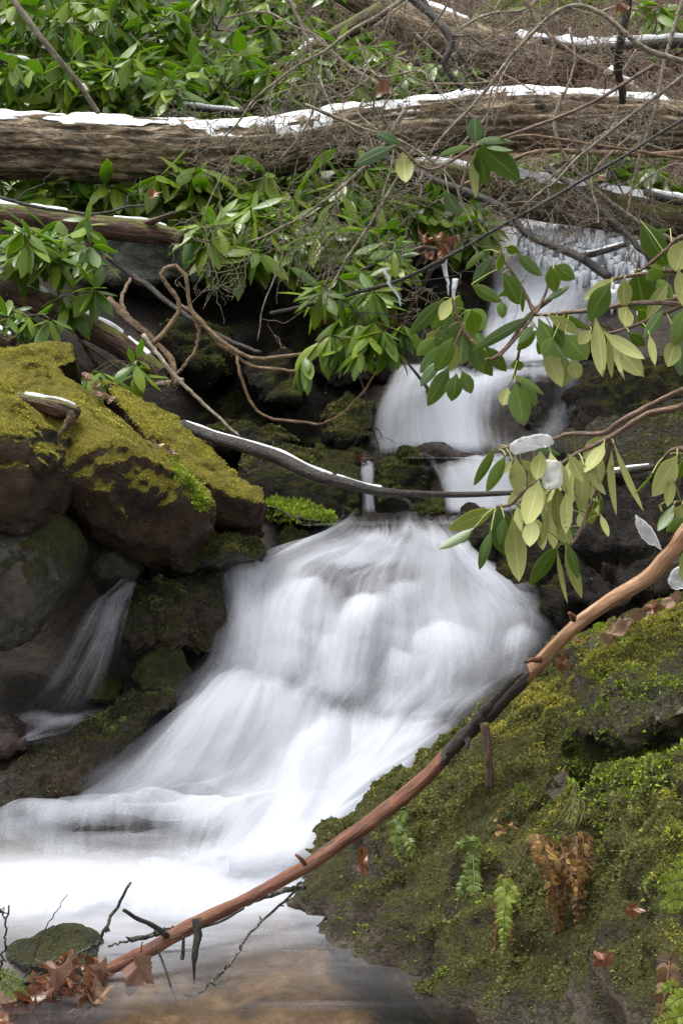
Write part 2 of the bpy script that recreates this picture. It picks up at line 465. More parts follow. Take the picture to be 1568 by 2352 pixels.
M['moss_y'] = mat_moss('yellow_moss', (0.13, 0.115, 0.010), (0.36, 0.335, 0.05))
M['moss_g'] = mat_moss('green_moss', (0.028, 0.032, 0.010), (0.14, 0.15, 0.036))
M['moss_b'] = mat_moss('bright_moss', (0.05, 0.09, 0.006), (0.24, 0.34, 0.02))

def mat_ice():
    n = NT('clear_ice'); o = n.obj()
    n.bump(n.noise(o, 70, 3, 0.5), 0.15, 0.02)
    n.p(Base_Color=(0.95, 0.97, 1.0), Roughness=0.16, IOR=1.31)
    n.b.inputs['Transmission Weight'].default_value = 0.72
    return n.m
M['ice'] = mat_ice()
# ------------------------------------------------------------------ water control grids (px, py, distance, fullness)
CASCADE = [
    [(765, 1168, 5.00, .25), (800, 1172, 5.00, .2), (850, 1176, 5.00, .2), (900, 1178, 5.00, .2), (955, 1180, 5.00, .2), (1010, 1182, 5.00, .2), (1062, 1184, 5.00, .25)],
    [(762, 1186, 4.72, .3), (795, 1192, 4.70, .3), (850, 1200, 4.68, .3), (900, 1204, 4.66, .3), (955, 1206, 4.66, .3), (1015, 1204, 4.68, .3), (1070, 1200, 4.72, .3)],
    [(690, 1250, 4.60, .45), (745, 1240, 4.58, .6), (830, 1245, 4.54, .75), (900, 1245, 4.52, .8), (970, 1245, 4.52, .8), (1045, 1250, 4.54, .8), (1095, 1255, 4.60, .6)],
    [(495, 1308, 4.46, .65), (585, 1302, 4.44, .75), (700, 1310, 4.40, .62), (830, 1315, 4.36, .5), (960, 1315, 4.36, .6), (1080, 1320, 4.40, .8), (1185, 1335, 4.48, .5)],
    [(490, 1360, 4.38, .5), (570, 1365, 4.34, .78), (680, 1375, 4.29, .8), (810, 1380, 4.25, .55), (950, 1385, 4.25, .7), (1100, 1385, 4.28, .75), (1260, 1400, 4.36, .45)],
    [(490, 1430, 4.30, .4), (560, 1435, 4.25, .85), (670, 1440, 4.20, .85), (810, 1445, 4.17, .75), (960, 1445, 4.17, .8), (1120, 1440, 4.20, .75), (1300, 1430, 4.28, .3)],
    [(470, 1530, 4.18, .5), (545, 1540, 4.13, .9), (660, 1545, 4.10, .85), (800, 1550, 4.08, .7), (950, 1550, 4.06, .68), (1090, 1545, 4.08, .55), (1240, 1520, 4.14, .25)],
    [(395, 1590, 4.10, .5), (500, 1580, 4.02, .95), (610, 1590, 3.98, .95), (740, 1620, 3.98, .8), (880, 1635, 3.97, .75), (1010, 1620, 3.97, .8), (1150, 1585, 4.03, .45)],
    [(300, 1670, 4.00, .5), (430, 1670, 3.93, .85), (570, 1675, 3.90, .85), (720, 1690, 3.89, .95), (860, 1690, 3.86, 1.), (970, 1680, 3.86, .6), (1060, 1670, 3.90, .5)],
    [(225, 1760, 3.90, .55), (370, 1765, 3.84, .8), (520, 1770, 3.81, .75), (680, 1775, 3.78, .9), (810, 1765, 3.75, 1.05), (900, 1745, 3.75, 1.05), (985, 1730, 3.78, .9)],
    [(90, 1838, 3.84, .65), (260, 1838, 3.78, .8), (430, 1835, 3.75, .85), (590, 1835, 3.70, .95), (720, 1835, 3.65, 1.1), (800, 1830, 3.62, 1.1), (860, 1825, 3.62, 1.0)],
    [(-90, 1858, 3.80, .7), (120, 1852, 3.73, .65), (310, 1850, 3.69, .7), (490, 1860, 3.64, .9), (640, 1880, 3.58, 1.05), (740, 1885, 3.54, 1.2), (800, 1880, 3.54, 1.1)],
    [(-90, 1925, 3.66, .3), (100, 1925, 3.60, .4), (280, 1925, 3.57, .2), (450, 1930, 3.53, .4), (590, 1945, 3.47, .95), (690, 1940, 3.45, 1.2), (755, 1940, 3.46, 1.1)],
    [(-90, 1985, 3.50, .6), (90, 1985, 3.46, .65), (270, 1985, 3.43, .6), (430, 1990, 3.39, .75), (560, 1995, 3.35, 1.1), (660, 1990, 3.34, 1.2), (725, 1985, 3.36, 1.1)],
    [(-90, 2035, 3.30, .9), (90, 2035, 3.27, 1.), (250, 2035, 3.25, 1.), (400, 2040, 3.22, 1.1), (530, 2040, 3.19, 1.2), (630, 2035, 3.18, 1.2), (690, 2025, 3.20, 1.)],
]
TIER2 = [
    [(905, 845, 5.85, .3), (960, 846, 5.85, .3), (1030, 850, 5.85, .3), (1090, 850, 5.85, .3), (1150, 850, 5.85, .3), (1240, 845, 5.85, .3), (1335, 840, 5.85, .3)],
    [(900, 872, 5.62, .6), (950, 868, 5.58, .8), (1020, 872, 5.55, .85), (1085, 872, 5.55, .7), (1150, 870, 5.55, .8), (1240, 862, 5.56, .5), (1338, 858, 5.60, .5)],
    [(880, 920, 5.52, .75), (935, 912, 5.46, .9), (1005, 905, 5.42, 1.), (1080, 892, 5.42, .95), (1140, 885, 5.44, .55), (1235, 890, 5.46, .12), (1336, 890, 5.52, .5)],
    [(862, 960, 5.44, .8), (925, 955, 5.37, .8), (1000, 950, 5.33, .95), (1070, 945, 5.33, .95), (1130, 945, 5.36, .35), (1225, 945, 5.40, .06), (1325, 940, 5.44, .6)],
    [(856, 1000, 5.36, .8), (920, 1000, 5.29, .75), (1000, 1000, 5.25, .95), (1075, 1000, 5.25, .9), (1130, 995, 5.28, .25), (1215, 995, 5.32, .1), (1300, 990, 5.36, .7)],
    [(850, 1045, 5.28, .75), (915, 1045, 5.22, .8), (1000, 1045, 5.18, .9), (1080, 1045, 5.18, .9), (1140, 1045, 5.20, .5), (1210, 1045, 5.25, .4), (1270, 1040, 5.28, .6)],
]
TIER3 = [
    [(955, 1046, 5.20, .35), (985, 1048, 5.20, .3), (1015, 1050, 5.20, .3), (1060, 1052, 5.20, .3), (1105, 1052, 5.20, .3), (1150, 1050, 5.20, .3)],
    [(960, 1064, 5.05, .35), (985, 1066, 5.03, .3), (1020, 1066, 5.02, .45), (1062, 1064, 5.02, .7), (1115, 1062, 5.02, .7), (1160, 1060, 5.05, .6)],
    [(970, 1095, 4.99, .3), (998, 1096, 4.97, .15), (1030, 1096, 4.96, .7), (1075, 1095, 4.95, .95), (1130, 1095, 4.95, .9), (1175, 1090, 4.98, .8)],
    [(975, 1135, 4.95, .15), (1010, 1135, 4.93, .12), (1040, 1135, 4.92, .8), (1085, 1135, 4.91, 1.), (1140, 1135, 4.91, .95), (1185, 1130, 4.94, .8)],
    [(985, 1180, 4.90, .1), (1020, 1180, 4.88, .2), (1042, 1180, 4.87, .85), (1090, 1182, 4.86, 1.), (1145, 1182, 4.86, 1.), (1190, 1178, 4.90, .8)],
]
TOPFALL = [
    [(1150, 500, 7.15, .5), (1230, 500, 7.15, .6), (1310, 505, 7.15, .6), (1400, 515, 7.15, .55), (1480, 525, 7.1, .5)],
    [(1140, 560, 6.95, .5), (1215, 560, 6.92, .7), (1300, 560, 6.92, .7), (1395, 565, 6.92, .6), (1485, 570, 6.9, .5)],
    [(1122, 640, 6.70, .6), (1190, 640, 6.64, .85), (1275, 640, 6.62, .75), (1365, 640, 6.64, .6), (1460, 640, 6.66, .5)],
    [(1112, 720, 6.42, .7), (1170, 720, 6.34, .9), (1240, 720, 6.32, .85), (1310, 720, 6.34, .6), (1400, 715, 6.42, .3)],
    [(1108, 790, 6.15, .75), (1165, 795, 6.06, .95), (1230, 795, 6.04, .95), (1290, 795, 6.06, .7), (1350, 790, 6.14, .3)],
    [(1105, 838, 5.95, .7), (1165, 842, 5.86, .95), (1230, 842, 5.84, .9), (1290, 842, 5.86, .7), (1340, 838, 5.94, .4)],
]
TRICKLE = [
    [(300, 1352, 4.32, .9), (312, 1350, 4.32, 1.), (325, 1350, 4.32, .8)],
    [(268, 1385, 4.24, .75), (288, 1380, 4.23, .9), (305, 1378, 4.24, .6)],
    [(222, 1420, 4.18, .5), (258, 1415, 4.16, .75), (290, 1415, 4.18, .3)],
    [(180, 1480, 4.13, .5), (230, 1475, 4.10, .62), (286, 1475, 4.13, .15)],
    [(135, 1550, 4.09, .42), (200, 1545, 4.05, .5), (278, 1540, 4.09, .1)],
    [(85, 1610, 4.05, .4), (165, 1610, 4.00, .45), (262, 1600, 4.05, .1)],
    [(40, 1652, 4.01, .4), (140, 1655, 3.95, .5), (240, 1640, 4.0, .2)],
]
SPOUT = [
    [(826, 1070, 5.05, .6), (842, 1070, 5.05, .7), (858, 1070, 5.05, .6)],
    [(828, 1085, 4.97, .8), (843, 1085, 4.965, .95), (859, 1085, 4.97, .8)],
    [(832, 1130, 4.93, .4), (845, 1130, 4.925, .8), (858, 1130, 4.93, .4)],
    [(835, 1182, 4.90, .4), (847, 1182, 4.89, .75), (858, 1182, 4.90, .4)],
]

def lobe(rows, bulge=0.10, sag=22, n=9):
    k = np.linspace(-1, 1, n)
    if rows[0][2] > 400: bulge, sag = 0.0, 0.0
    return [[(cx + hw * a, cy + sag * a * a, d + bulge * a * a, de * (1 - 0.25 * a * a)) for a in k] for cx, cy, hw, d, de in rows]
LOBES = [lobe(a) for a in (
    [(548, 1300, 62, 4.46, .4), (572, 1322, 76, 4.38, 1.), (562, 1400, 74, 4.27, .95), (552, 1470, 72, 4.18, .8), (545, 1550, 82, 4.06, .9)],
    [(722, 1318, 50, 4.38, .3), (706, 1342, 66, 4.28, 1.05), (684, 1400, 80, 4.19, .95), (668, 1480, 84, 4.10, .75), (660, 1570, 92, 4.0, .9)],
    [(905, 1215, 130, 4.60, .2), (880, 1245, 170, 4.50, .95), (850, 1275, 200, 4.43, .8), (820, 1305, 210, 4.37, .4)],
    [(1030, 1235, 60, 4.56, .5), (1065, 1275, 74, 4.46, 1.), (1120, 1330, 90, 4.36, .9), (1170, 1390, 105, 4.27, .55), (1200, 1430, 105, 4.22, .3)],
    [(842, 1350, 70, 4.28, .3), (838, 1382, 84, 4.19, 1.05), (822, 1450, 92, 4.09, .8), (806, 1540, 104, 3.99, .75), (796, 1620, 116, 3.92, .9)],
    [(1010, 1425, 100, 4.22, .3), (1022, 1455, 136, 4.14, 1.0), (1034, 1510, 150, 4.05, .75), (1030, 1560, 152, 3.98, .6), (1015, 1630, 160, 3.92, .8)],
    [(760, 1450, 60, 4.19, .2), (752, 1475, 74, 4.11, .85), (742, 1540, 80, 4.02, .7), (735, 1600, 84, 3.97, .8)],
    [(930, 1480, 56, 4.13, .2), (932, 1505, 70, 4.06, .8), (930, 1570, 78, 3.98, .65), (925, 1640, 84, 3.91, .8)],
    [(1200, 1440, 70, 4.22, .2), (1195, 1462, 80, 4.16, .7), (1185, 1510, 84, 4.08, .5), (1165, 1570, 84, 4.02, .5)],
    [(920, 1330, 70, 4.34, .2), (930, 1350, 80, 4.28, .8), (935, 1400, 84, 4.2, .5), (935, 1440, 84, 4.15, .4)],
    [(590, 1545, 80, 4.06, .5), (566, 1580, 125, 3.94, 1.15), (525, 1650, 185, 3.84, 1.05), (470, 1745, 235, 3.76, .8), (420, 1838, 285, 3.70, .75)],
    [(745, 1630, 100, 3.94, .4), (740, 1690, 130, 3.83, 1.1), (725, 1780, 150, 3.71, 1.2), (695, 1870, 170, 3.56, 1.2), (640, 1960, 200, 3.38, 1.3), (600, 2030, 230, 3.2, 1.1)],
    [(985, 1655, 100, 3.90, .4), (950, 1700, 115, 3.80, 1.1), (885, 1775, 105, 3.70, 1.15), (815, 1850, 95, 3.57, 1.2), (740, 1930, 95, 3.42, 1.2)],
    [(200, 1838, 270, 3.79, .3), (195, 1862, 280, 3.69, .9), (185, 1905, 285, 3.61, .35), (180, 1980, 295, 3.46, .3), (180, 2040, 300, 3.24, .8)],
    [(260, 1945, 430, 3.56, .1), (270, 1985, 430, 3.45, .75), (270, 2040, 420, 3.24, 1.25), (260, 2095, 410, 3.05, .85), (250, 2130, 400, 2.95, .1)],
    [(480, 1845, 110, 3.70, .4), (486, 1870, 120, 3.61, .9), (482, 1930, 125, 3.52, .35), (476, 2000, 135, 3.36, .6)])]
# ------------------------------------------------------------------ ground sheet
gp = []
def g(px, py, d, dz=0.0):
    p = P(px, py, d); p[2] += dz; gp.append(p)
for row in CASCADE[1:-2]:
    for a in row[::1]:
        g(a[0], a[1], a[2], -0.05)
for row in TIER2:
    for a in row[::2]: g(a[0], a[1], a[2], -0.05)
for row in TOPFALL:
    for a in row[::2]: g(a[0], a[1], a[2], -0.06)
for x in (-1.6, -0.8, 0.0, 0.7):
    for y in (1.2, 1.9, 2.5, 2.95):
        gp.append(np.array((x, y, -0.11 - 0.05 * (y < 2.2))))
for a in [(100, 1640, 4.05, -.05), (200, 1640, 4.1, -.05), (60, 1500, 4.5), (150, 1400, 4.6), (230, 1330, 4.65), (-150, 1600, 4.0), (-200, 1300, 4.4),
          (300, 1280, 4.7), (450, 1270, 4.7), (600, 1240, 4.8), (680, 1180, 5.1), (100, 1000, 4.9), (300, 1000, 5.3), (500, 1000, 5.6), (700, 1000, 5.6), (820, 1000, 5.6),
          (-150, 900, 4.7), (100, 820, 5.2), (350, 850, 5.9), (600, 850, 6.2), (780, 800, 6.2), (900, 760, 6.2), (1020, 760, 6.3),
          (-100, 650, 5.6), (120, 680, 6.0), (300, 640, 6.5), (500, 620, 6.7), (700, 620, 6.7), (900, 640, 6.6), (1020, 600, 6.8), (1080, 520, 7.2),
          (-100, 480, 6.6), (150, 480, 6.9), (400, 470, 7.1), (700, 470, 7.2), (950, 450, 7.4),
          (-100, 300, 7.8), (200, 300, 8.0), (500, 300, 8.1), (800, 300, 8.2), (1100, 330, 8.0), (1350, 350, 7.9), (1600, 350, 7.6),
          (-150, 60, 9.6), (300, 60, 9.8), (700, 60, 10.0), (1100, 90, 9.9), (1400, 100, 9.7), (1700, 100, 9.5),
          (1420, 1330, 4.3), (1560, 1280, 4.1), (1300, 1330, 4.5), (1400, 1150, 4.7), (1580, 1100, 4.6), (1250, 1150, 5.0), (1400, 950, 5.6), (1600, 930, 5.3), (1420, 830, 5.9),
          (1600, 780, 6.0), (1520, 650, 6.6), (1620, 560, 6.9), (1560, 470, 7.3), (1700, 700, 6.1), (1800, 1000, 4.9), (1800, 1300, 4.2),
          (1250, 1560, 4.1, -.1), (1700, 2200, 2.4, -.3)]:
    g(*a)
for x in (-7, -3, 0, 3, 7):
    gp.append(np.array((x, 14.0, 6.8 + 0.1 * abs(x)))); gp.append(np.array((x, 20.0, 11.0)))
gp += [np.array(a) for a in ((-3.2, 3.0, 1.1), (-3.0, 5.0, 1.7), (3.0, 3.0, 1.0), (3.0, 5.0, 1.8), (-6, 6, 3.2), (6, 6, 3.2), (-6, 2, 2.2), (6, 2, 2.0), (0.9, 1.0, 0.1), (2.0, 1.0, 0.6), (-2.2, 2.2, .3), (-6, -3, 1.5), (6, -3, 1.2), (0, -3, -.2))]
gp = np.array(gp)
_gd = np.linalg.norm(gp[:, None, :2] - gp[None, :, :2], axis=-1)
_A = np.block([[_gd - 0.06 * np.eye(len(gp)), np.ones((len(gp), 1)), gp[:, :2]], [np.vstack((np.ones(len(gp)), gp[:, :2].T)), np.zeros((3, 3))]])
_W = np.linalg.solve(_A, np.concatenate((gp[:, 2], np.zeros(3))))
def ground_z(x, y):
    x, y = np.asarray(x, float), np.asarray(y, float)
    r = _W[-3] + _W[-2] * x + _W[-1] * y
    for i in range(len(gp)):
        r = r + _W[i] * np.sqrt((x - gp[i, 0]) ** 2 + (y - gp[i, 1]) ** 2)
    return r

gx = np.concatenate((np.linspace(-9, -2.2, 50)[:-1], np.linspace(-2.2, 2.2, 190), np.linspace(2.2, 9, 50)[1:]))
gy = np.concatenate((np.linspace(-3, 1.2, 24)[:-1], np.linspace(1.2, 7.6, 280), np.linspace(7.6, 20, 110)[1:]))
GX, GY = np.meshgrid(gx, gy)
GZ = ground_z(GX, GY)
pp = np.stack((GX, GY, GZ), -1)
GZ = GZ + 0.035 * fbm(pp * 2.2, 4, 3) + 0.012 * fbm(pp * 9, 3, 5) * (GY < 9)
nv = np.stack((GX, GY, GZ), -1).reshape(-1, 3)
i, j = np.meshgrid(np.arange(len(gy) - 1), np.arange(len(gx) - 1), indexing='ij')
w_ = len(gx)
gq = np.stack((i * w_ + j, i * w_ + j + 1, (i + 1) * w_ + j + 1, (i + 1) * w_ + j), -1).reshape(-1, 4)
sand = (sstep(0.04, -0.04, GZ) * (GY < 3.6)).ravel()
brown = (sstep(6.5, 7.6, GY) * sstep(0.1, 1.4, GX) * 0.9).ravel()
o = mesh_obj('ground', nv, gq, np.zeros((0, 3), int), M['ground'], origin=(0, 0, 0), extra={'sand': sand, 'brown': brown})
tag(o, 'stream bed and wooded hillside covered with brown leaf litter', 'ground', kind='structure')

# ------------------------------------------------------------------ falling water
def water_sheet(name, grids, label, layers=3, mat='water', up=10, gap=0.016, rough=0.02, edge=0.12, end=0.1, start=0.05, seed=0, thin=1.0, extra=()):
    mb = MB(); D, E = [], []
    for gi, (grid, ly, edg, st_, en_, th_) in enumerate([(grids, layers, edge, start, end, thin)] + [(x, 2, 0.42, 0.16, 0.22, 0.86) for x in extra]):
        a = np.asarray(grid, float)
        W3 = np.concatenate((PA(a), a[..., 3:]), -1)
        R, Cn = (len(a) - 1) * up + 1, (a.shape[1] - 1) * (up if gi == 0 else 5) + 1
        W3 = spline(W3, R)
        W3 = np.swapaxes(spline(np.swapaxes(W3, 0, 1), Cn), 0, 1)
        X, dens = W3[..., :3], W3[..., 3]
        du = np.gradient(X, axis=1); dv = np.gradient(X, axis=0)
        Nn = unit(np.cross(du, dv)); Nn = Nn * np.sign(Nn[..., 1:2] * -1 + 1e-6)
        wid = np.cumsum(np.linalg.norm(du, axis=-1), 1).mean(0)
        ln = np.cumsum(np.linalg.norm(dv, axis=-1), 0)
        u = np.linspace(0, 1, Cn)[None, :]; v = np.linspace(0, 1, R)[:, None]
        i, j = np.meshgrid(np.arange(R - 1), np.arange(Cn - 1), indexing='ij')
        q = np.stack((i * Cn + j, i * Cn + j + 1, (i + 1) * Cn + j + 1, (i + 1) * Cn + j), -1).reshape(-1, 4)
        for k in range(ly):
            co = np.stack(np.broadcast_arrays(wid[None, :] + 3.7 * gi, ln, 5.1 * k + seed + 1.9 * gi), -1)
            rel = noise(np.stack((co[..., 0] * 9, co[..., 1] * 3.5, co[..., 2]), -1), 11 + k) + 0.4 * noise(np.stack((co[..., 0] * 24, co[..., 1] * 4, co[..., 2]), -1), 31 + k)
            Y = X + Nn * (gap * (k - 0.3) + rough * rel)[..., None]
            ed = sstep(0, edg, u + 0.05 * rel) * sstep(0, edg, 1 - u + 0.05 * rel) * sstep(0, st_, v + 0.03 * rel) * sstep(0, en_, 1 - v + 0.05 * rel)
            mb.add(Y, q, None, co)
            D.append(np.clip(dens * th_ - 0.10 * k, 0, 2).ravel()); E.append(np.clip(np.broadcast_to(ed, X.shape[:2]), 0, 1).ravel())
    o = mb.build(name, M[mat], extra={'dens': np.concatenate(D), 'edge': np.concatenate(E)})
    return tag(o, label, 'waterfall', kind='structure')

water_sheet('main_cascade', CASCADE, 'broad white cascade fanning out into the brown pool', 2, up=12, end=0.12, start=0.04, thin=0.95, rough=0.03, extra=LOBES)
water_sheet('middle_fall', TIER2, 'white fall dropping either side of a black rock face', 3, end=0.1, thin=1.15)
water_sheet('lower_step_fall', TIER3, 'short white fall below the flat brown stone', 2, end=0.1, thin=1.3)
water_sheet('upper_fall', TOPFALL, 'highest white fall beneath the fallen logs', 3, end=0.06, thin=1.1)
water_sheet('side_trickle', TRICKLE, 'thin veil of water arcing off the wet mossy rock at the side', 3, mat='spray', edge=0.3, gap=0.03, thin=0.95, end=0.4)
water_sheet('side_runnel', [[(70, 1640, 4.02, .9), (120, 1636, 4.03, 1.), (180, 1634, 4.04, 1.), (255, 1630, 4.06, .8)], [(40, 1652, 3.98, 1.), (110, 1650, 3.98, 1.2), (175, 1650, 3.98, 1.2), (245, 1645, 4.0, .9)], [(-10, 1672, 3.94, .8), (80, 1672, 3.93, .7), (150, 1672, 3.93, .5), (215, 1664, 3.95, .4)], [(-80, 1700, 3.90, .9), (20, 1702, 3.87, 1.), (60, 1700, 3.87, .8), (110, 1690, 3.9, .2)], [(-90, 1730, 3.88, .6), (-10, 1722, 3.85, .9), (30, 1718, 3.85, .6), (60, 1712, 3.87, .2)]], 'small white runnel below the side trickle at the left edge', 2, edge=0.42, end=0.3, start=0.35, thin=0.8)
water_sheet('narrow_spout', SPOUT, 'narrow spout between two dark mossy stones', 2, mat='spray', edge=0.3)

# clear water held on the ledges and the pool itself
def flat_water(name, x0, x1, y0, y1, z, dens, label, nx=120, ny=140):
    X, Y = np.meshgrid(np.linspace(x0, x1, nx), np.linspace(y0, y1, ny))
    pz = np.stack((X * 3, Y * 9, X * 0), -1)
    v = np.stack((X, Y, z + 0.004 * fbm(pz, 3, 9) + 0.022 * fbm(pz * np.array((1.6, .9, 1)), 3, 19) * np.clip(dens(X, Y) - .15, 0, 1)), -1).reshape(-1, 3)
    i, j = np.meshgrid(np.arange(ny - 1), np.arange(nx - 1), indexing='ij')
    q = np.stack((i * nx + j, i * nx + j + 1, (i + 1) * nx + j + 1, (i + 1) * nx + j), -1).reshape(-1, 4)
    o = mesh_obj(name, v, q, np.zeros((0, 3), int), M['pool'], origin=(0, 0, 0), extra={'dens': dens(X, Y).ravel()})
    return tag(o, label, 'water', kind='structure')
def pool_foam_and_sheen(X, Y):
    w = 0.10 * noise(np.stack((X * 2.4, Y * 2, X * 0), -1), 4)
    lim = 2.80 + 0.16 * sstep(-0.45, -0.05, X)
    return 0.76 * sstep(lim - 0.28, lim + 0.50, Y + 1.4 * w) * (1 - 0.85 * sstep(3.06, 3.50, Y) * sstep(0.05, -0.25, X)) + 0.06 + 0.10 * sstep(2.4, 2.9, Y)  # foam, plus a faint pale film painted in as sky reflection (last terms)
flat_water('pool_water', -2.4, 1.2, 0.6, 3.75, 0.0, pool_foam_and_sheen, 'shallow brown pool below the white foam')
flat_water('ledge_water', P(700, 1180, 5)[0], P(1110, 1180, 5)[0], 4.62, 5.2, 0.675, lambda X, Y: 0.02 + 0 * X, 'smooth clear water sliding over the ledge above the cascade', 40, 40)
flat_water('ledge_water', P(930, 1050, 5.1)[0], P(1180, 1050, 5.1)[0], 5.0, 5.4, P(0, 1050, 5.15)[2], lambda X, Y: 0.1 + 0 * X, 'small still pool beside the flat brown stone', 40, 40)

# ------------------------------------------------------------------ rocks
def hull_mesh(hulls, voxel, smooth=3):
    bm = bmesh.new()
    for pts in hulls:
        vs = [bm.verts.new(p) for p in pts]
        r = bmesh.ops.convex_hull(bm, input=vs)
        kill = [e for e in set(r['geom_interior'] + r['geom_unused']) if isinstance(e, bmesh.types.BMVert)]
        bmesh.ops.delete(bm, geom=kill, context='VERTS')
    bmesh.ops.recalc_face_normals(bm, faces=bm.faces)
    me = bpy.data.meshes.new('hull'); bm.to_mesh(me); bm.free()
    ob = bpy.data.objects.new('hull', me); COL.objects.link(ob)
    m = ob.modifiers.new('r', 'REMESH'); m.mode = 'VOXEL'; m.voxel_size = voxel
    if smooth:
        s = ob.modifiers.new('s', 'SMOOTH'); s.iterations = smooth; s.factor = 0.5
    dg = bpy.context.evaluated_depsgraph_get()
    m2 = bpy.data.meshes.new_from_object(ob.evaluated_get(dg))
    bpy.data.objects.remove(ob); bpy.data.meshes.remove(me)
    n = len(m2.vertices); v = np.zeros(n * 3, np.float32); m2.vertices.foreach_get('co', v)
    nr = np.zeros(n * 3, np.float32); m2.vertices.foreach_get('normal', nr)
    L = np.zeros(len(m2.polygons), np.int32); m2.polygons.foreach_get('loop_total', L)
    S = np.zeros(len(m2.polygons), np.int32); m2.polygons.foreach_get('loop_start', S)
    vi = np.zeros(len(m2.loops), np.int32); m2.loops.foreach_get('vertex_index', vi)
    q = vi[S[L == 4][:, None] + np.arange(4)]; t = vi[S[L == 3][:, None] + np.arange(3)]
    bpy.data.meshes.remove(m2)
    return v.reshape(-1, 3).astype(float), nr.reshape(-1, 3).astype(float), q, t

def vnormals(v, q, t):
    n = np.zeros_like(v)
    for f in (q[:, :3], q[:, (0, 2, 3)], t):
        if len(f):
            c = np.cross(v[f[:, 1]] - v[f[:, 0]], v[f[:, 2]] - v[f[:, 0]])
            for k in range(3): np.add.at(n, f[:, k], c)
    return unit(n)

ROCKS = {}
def rock(name, label, hulls, mat='rock_mossy', back=(0.25, -0.12), voxel=0.011, amp=0.025, freq=5.0, moss=0.0, mossn=1.6, seed=1, strata=0.0, sdir=(0.3, 0.2, 1.0), mfun=None, smooth=1, cat='rock', group=None):
    """union of convex lumps given by photo points, roughened; moss coverage follows the upward faces and noise"""
    hs = []
    for h in hulls:
        p = PA(h)
        b = p * 1.0; b[:, 1] += back[0]; b[:, 2] += back[1]; b[:, 0] *= (1 + 0.5 * back[0] / np.maximum(p[:, 1], 1))
        hs.append(np.concatenate((p, b)))
    v, nr, q, t = hull_mesh(hs, voxel, smooth)
    f1 = fbm(v * freq + 0.25 * noise(v * freq * 2, seed + 2)[:, None], 3, seed)
    st = np.round(f1 * 2.2) / 2.2
    d = amp * (0.45 * f1 + 0.7 * st) + amp * 0.5 * fbm(v * freq * 4, 3, seed + 4)
    d = d - amp * 0.8 * sstep(0.09, 0.0, np.abs(noise(v * freq * 0.8 + 0.3 * fbm(v * freq * 2, 2, seed + 30)[:, None], seed + 9)))
    if strata:
        s = (v @ np.asarray(unit(sdir))) * 16 + 1.1 * fbm(v * 3, 3, seed + 3)
        d = d + strata * (np.abs((s % 1.0) - 0.5) * 2 - 0.5) * (0.6 + 0.6 * noise(v * 4, seed + 5))
    v = v + nr * d[:, None]
    nn = vnormals(v, q, t)
    mk = nn[:, 2] * 0.55 + 0.30 * fbm(v * mossn * 1.6, 4, seed + 20) + 0.15 + moss
    if mfun is not None:
        mk = mfun(v, nn, mk)
    o = mesh_obj(name, v, q, t, M[mat], extra={'moss': np.clip(mk, -0.5, 1.5)})
    tag(o, label, cat, group)
    ROCKS[o.name] = (o, v, nn, q, t, mk)
    return o

def moss_on(o, n, mat, size=(0.004, 0.010), thr=0.5, seed=3, hang=0.3, spread=1.3, inview=True, name='moss'):
    """thousands of tiny moss leaflets rooted on the rock's own surface"""
    _, v, nn, q, t, mk = ROCKS[o.name]
    r = np.random.default_rng(seed)
    tr = np.concatenate((q[:, :3], q[:, (0, 2, 3)], t))
    A = np.linalg.norm(np.cross(v[tr[:, 1]] - v[tr[:, 0]], v[tr[:, 2]] - v[tr[:, 0]]), axis=1)
    m = mk[tr].mean(1); nf = nn[tr].mean(1); c = v[tr].mean(1)
    w = A * sstep(thr - 0.26, thr + 0.36, m + 0.35 * noise(c * 28, seed))
    if inview:
        w = w * ((nf * (np.array((0, 0, CAM_H)) - c)).sum(1) > -0.02)
    pick = r.choice(len(tr), n, p=w / w.sum())
    ba = r.dirichlet((1, 1, 1), n)
    p = (v[tr[pick]] * ba[..., None]).sum(1)
    N = nf[pick]
    D = unit(N * 0.8 + spread * unit(r.normal(size=(n, 3))) + np.array((0, 0, -hang)))
    S = unit(np.cross(D, r.normal(size=(n, 3))))
    L = r.uniform(size[0], size[1], n) * (0.6 + 0.8 * np.clip(mk[tr[pick]].mean(1), 0, 1))
    tuft = np.clip(0.5 + 0.55 * noise(p * 22, seed + 7) + 0.4 * noise(p * 5, seed + 8) + r.normal(0, 0.16, n), 0, 1)
    L = L * (0.45 + 0.8 * tuft)
    b = p - N * 0.002
    V = np.stack((b - S * (L * 0.42)[:, None], b + S * (L * 0.42)[:, None], b + D * L[:, None]), 1)
    co = np.zeros((n, 3, 3)); co[..., 2] = tuft[:, None]
    mb = MB(); mb.add(V, None, np.arange(n * 3).reshape(-1, 3), co)
    mo = mb.build(name, M[mat], parent=o, smooth=False)
    mo['kind'] = 'stuff'
    return mo

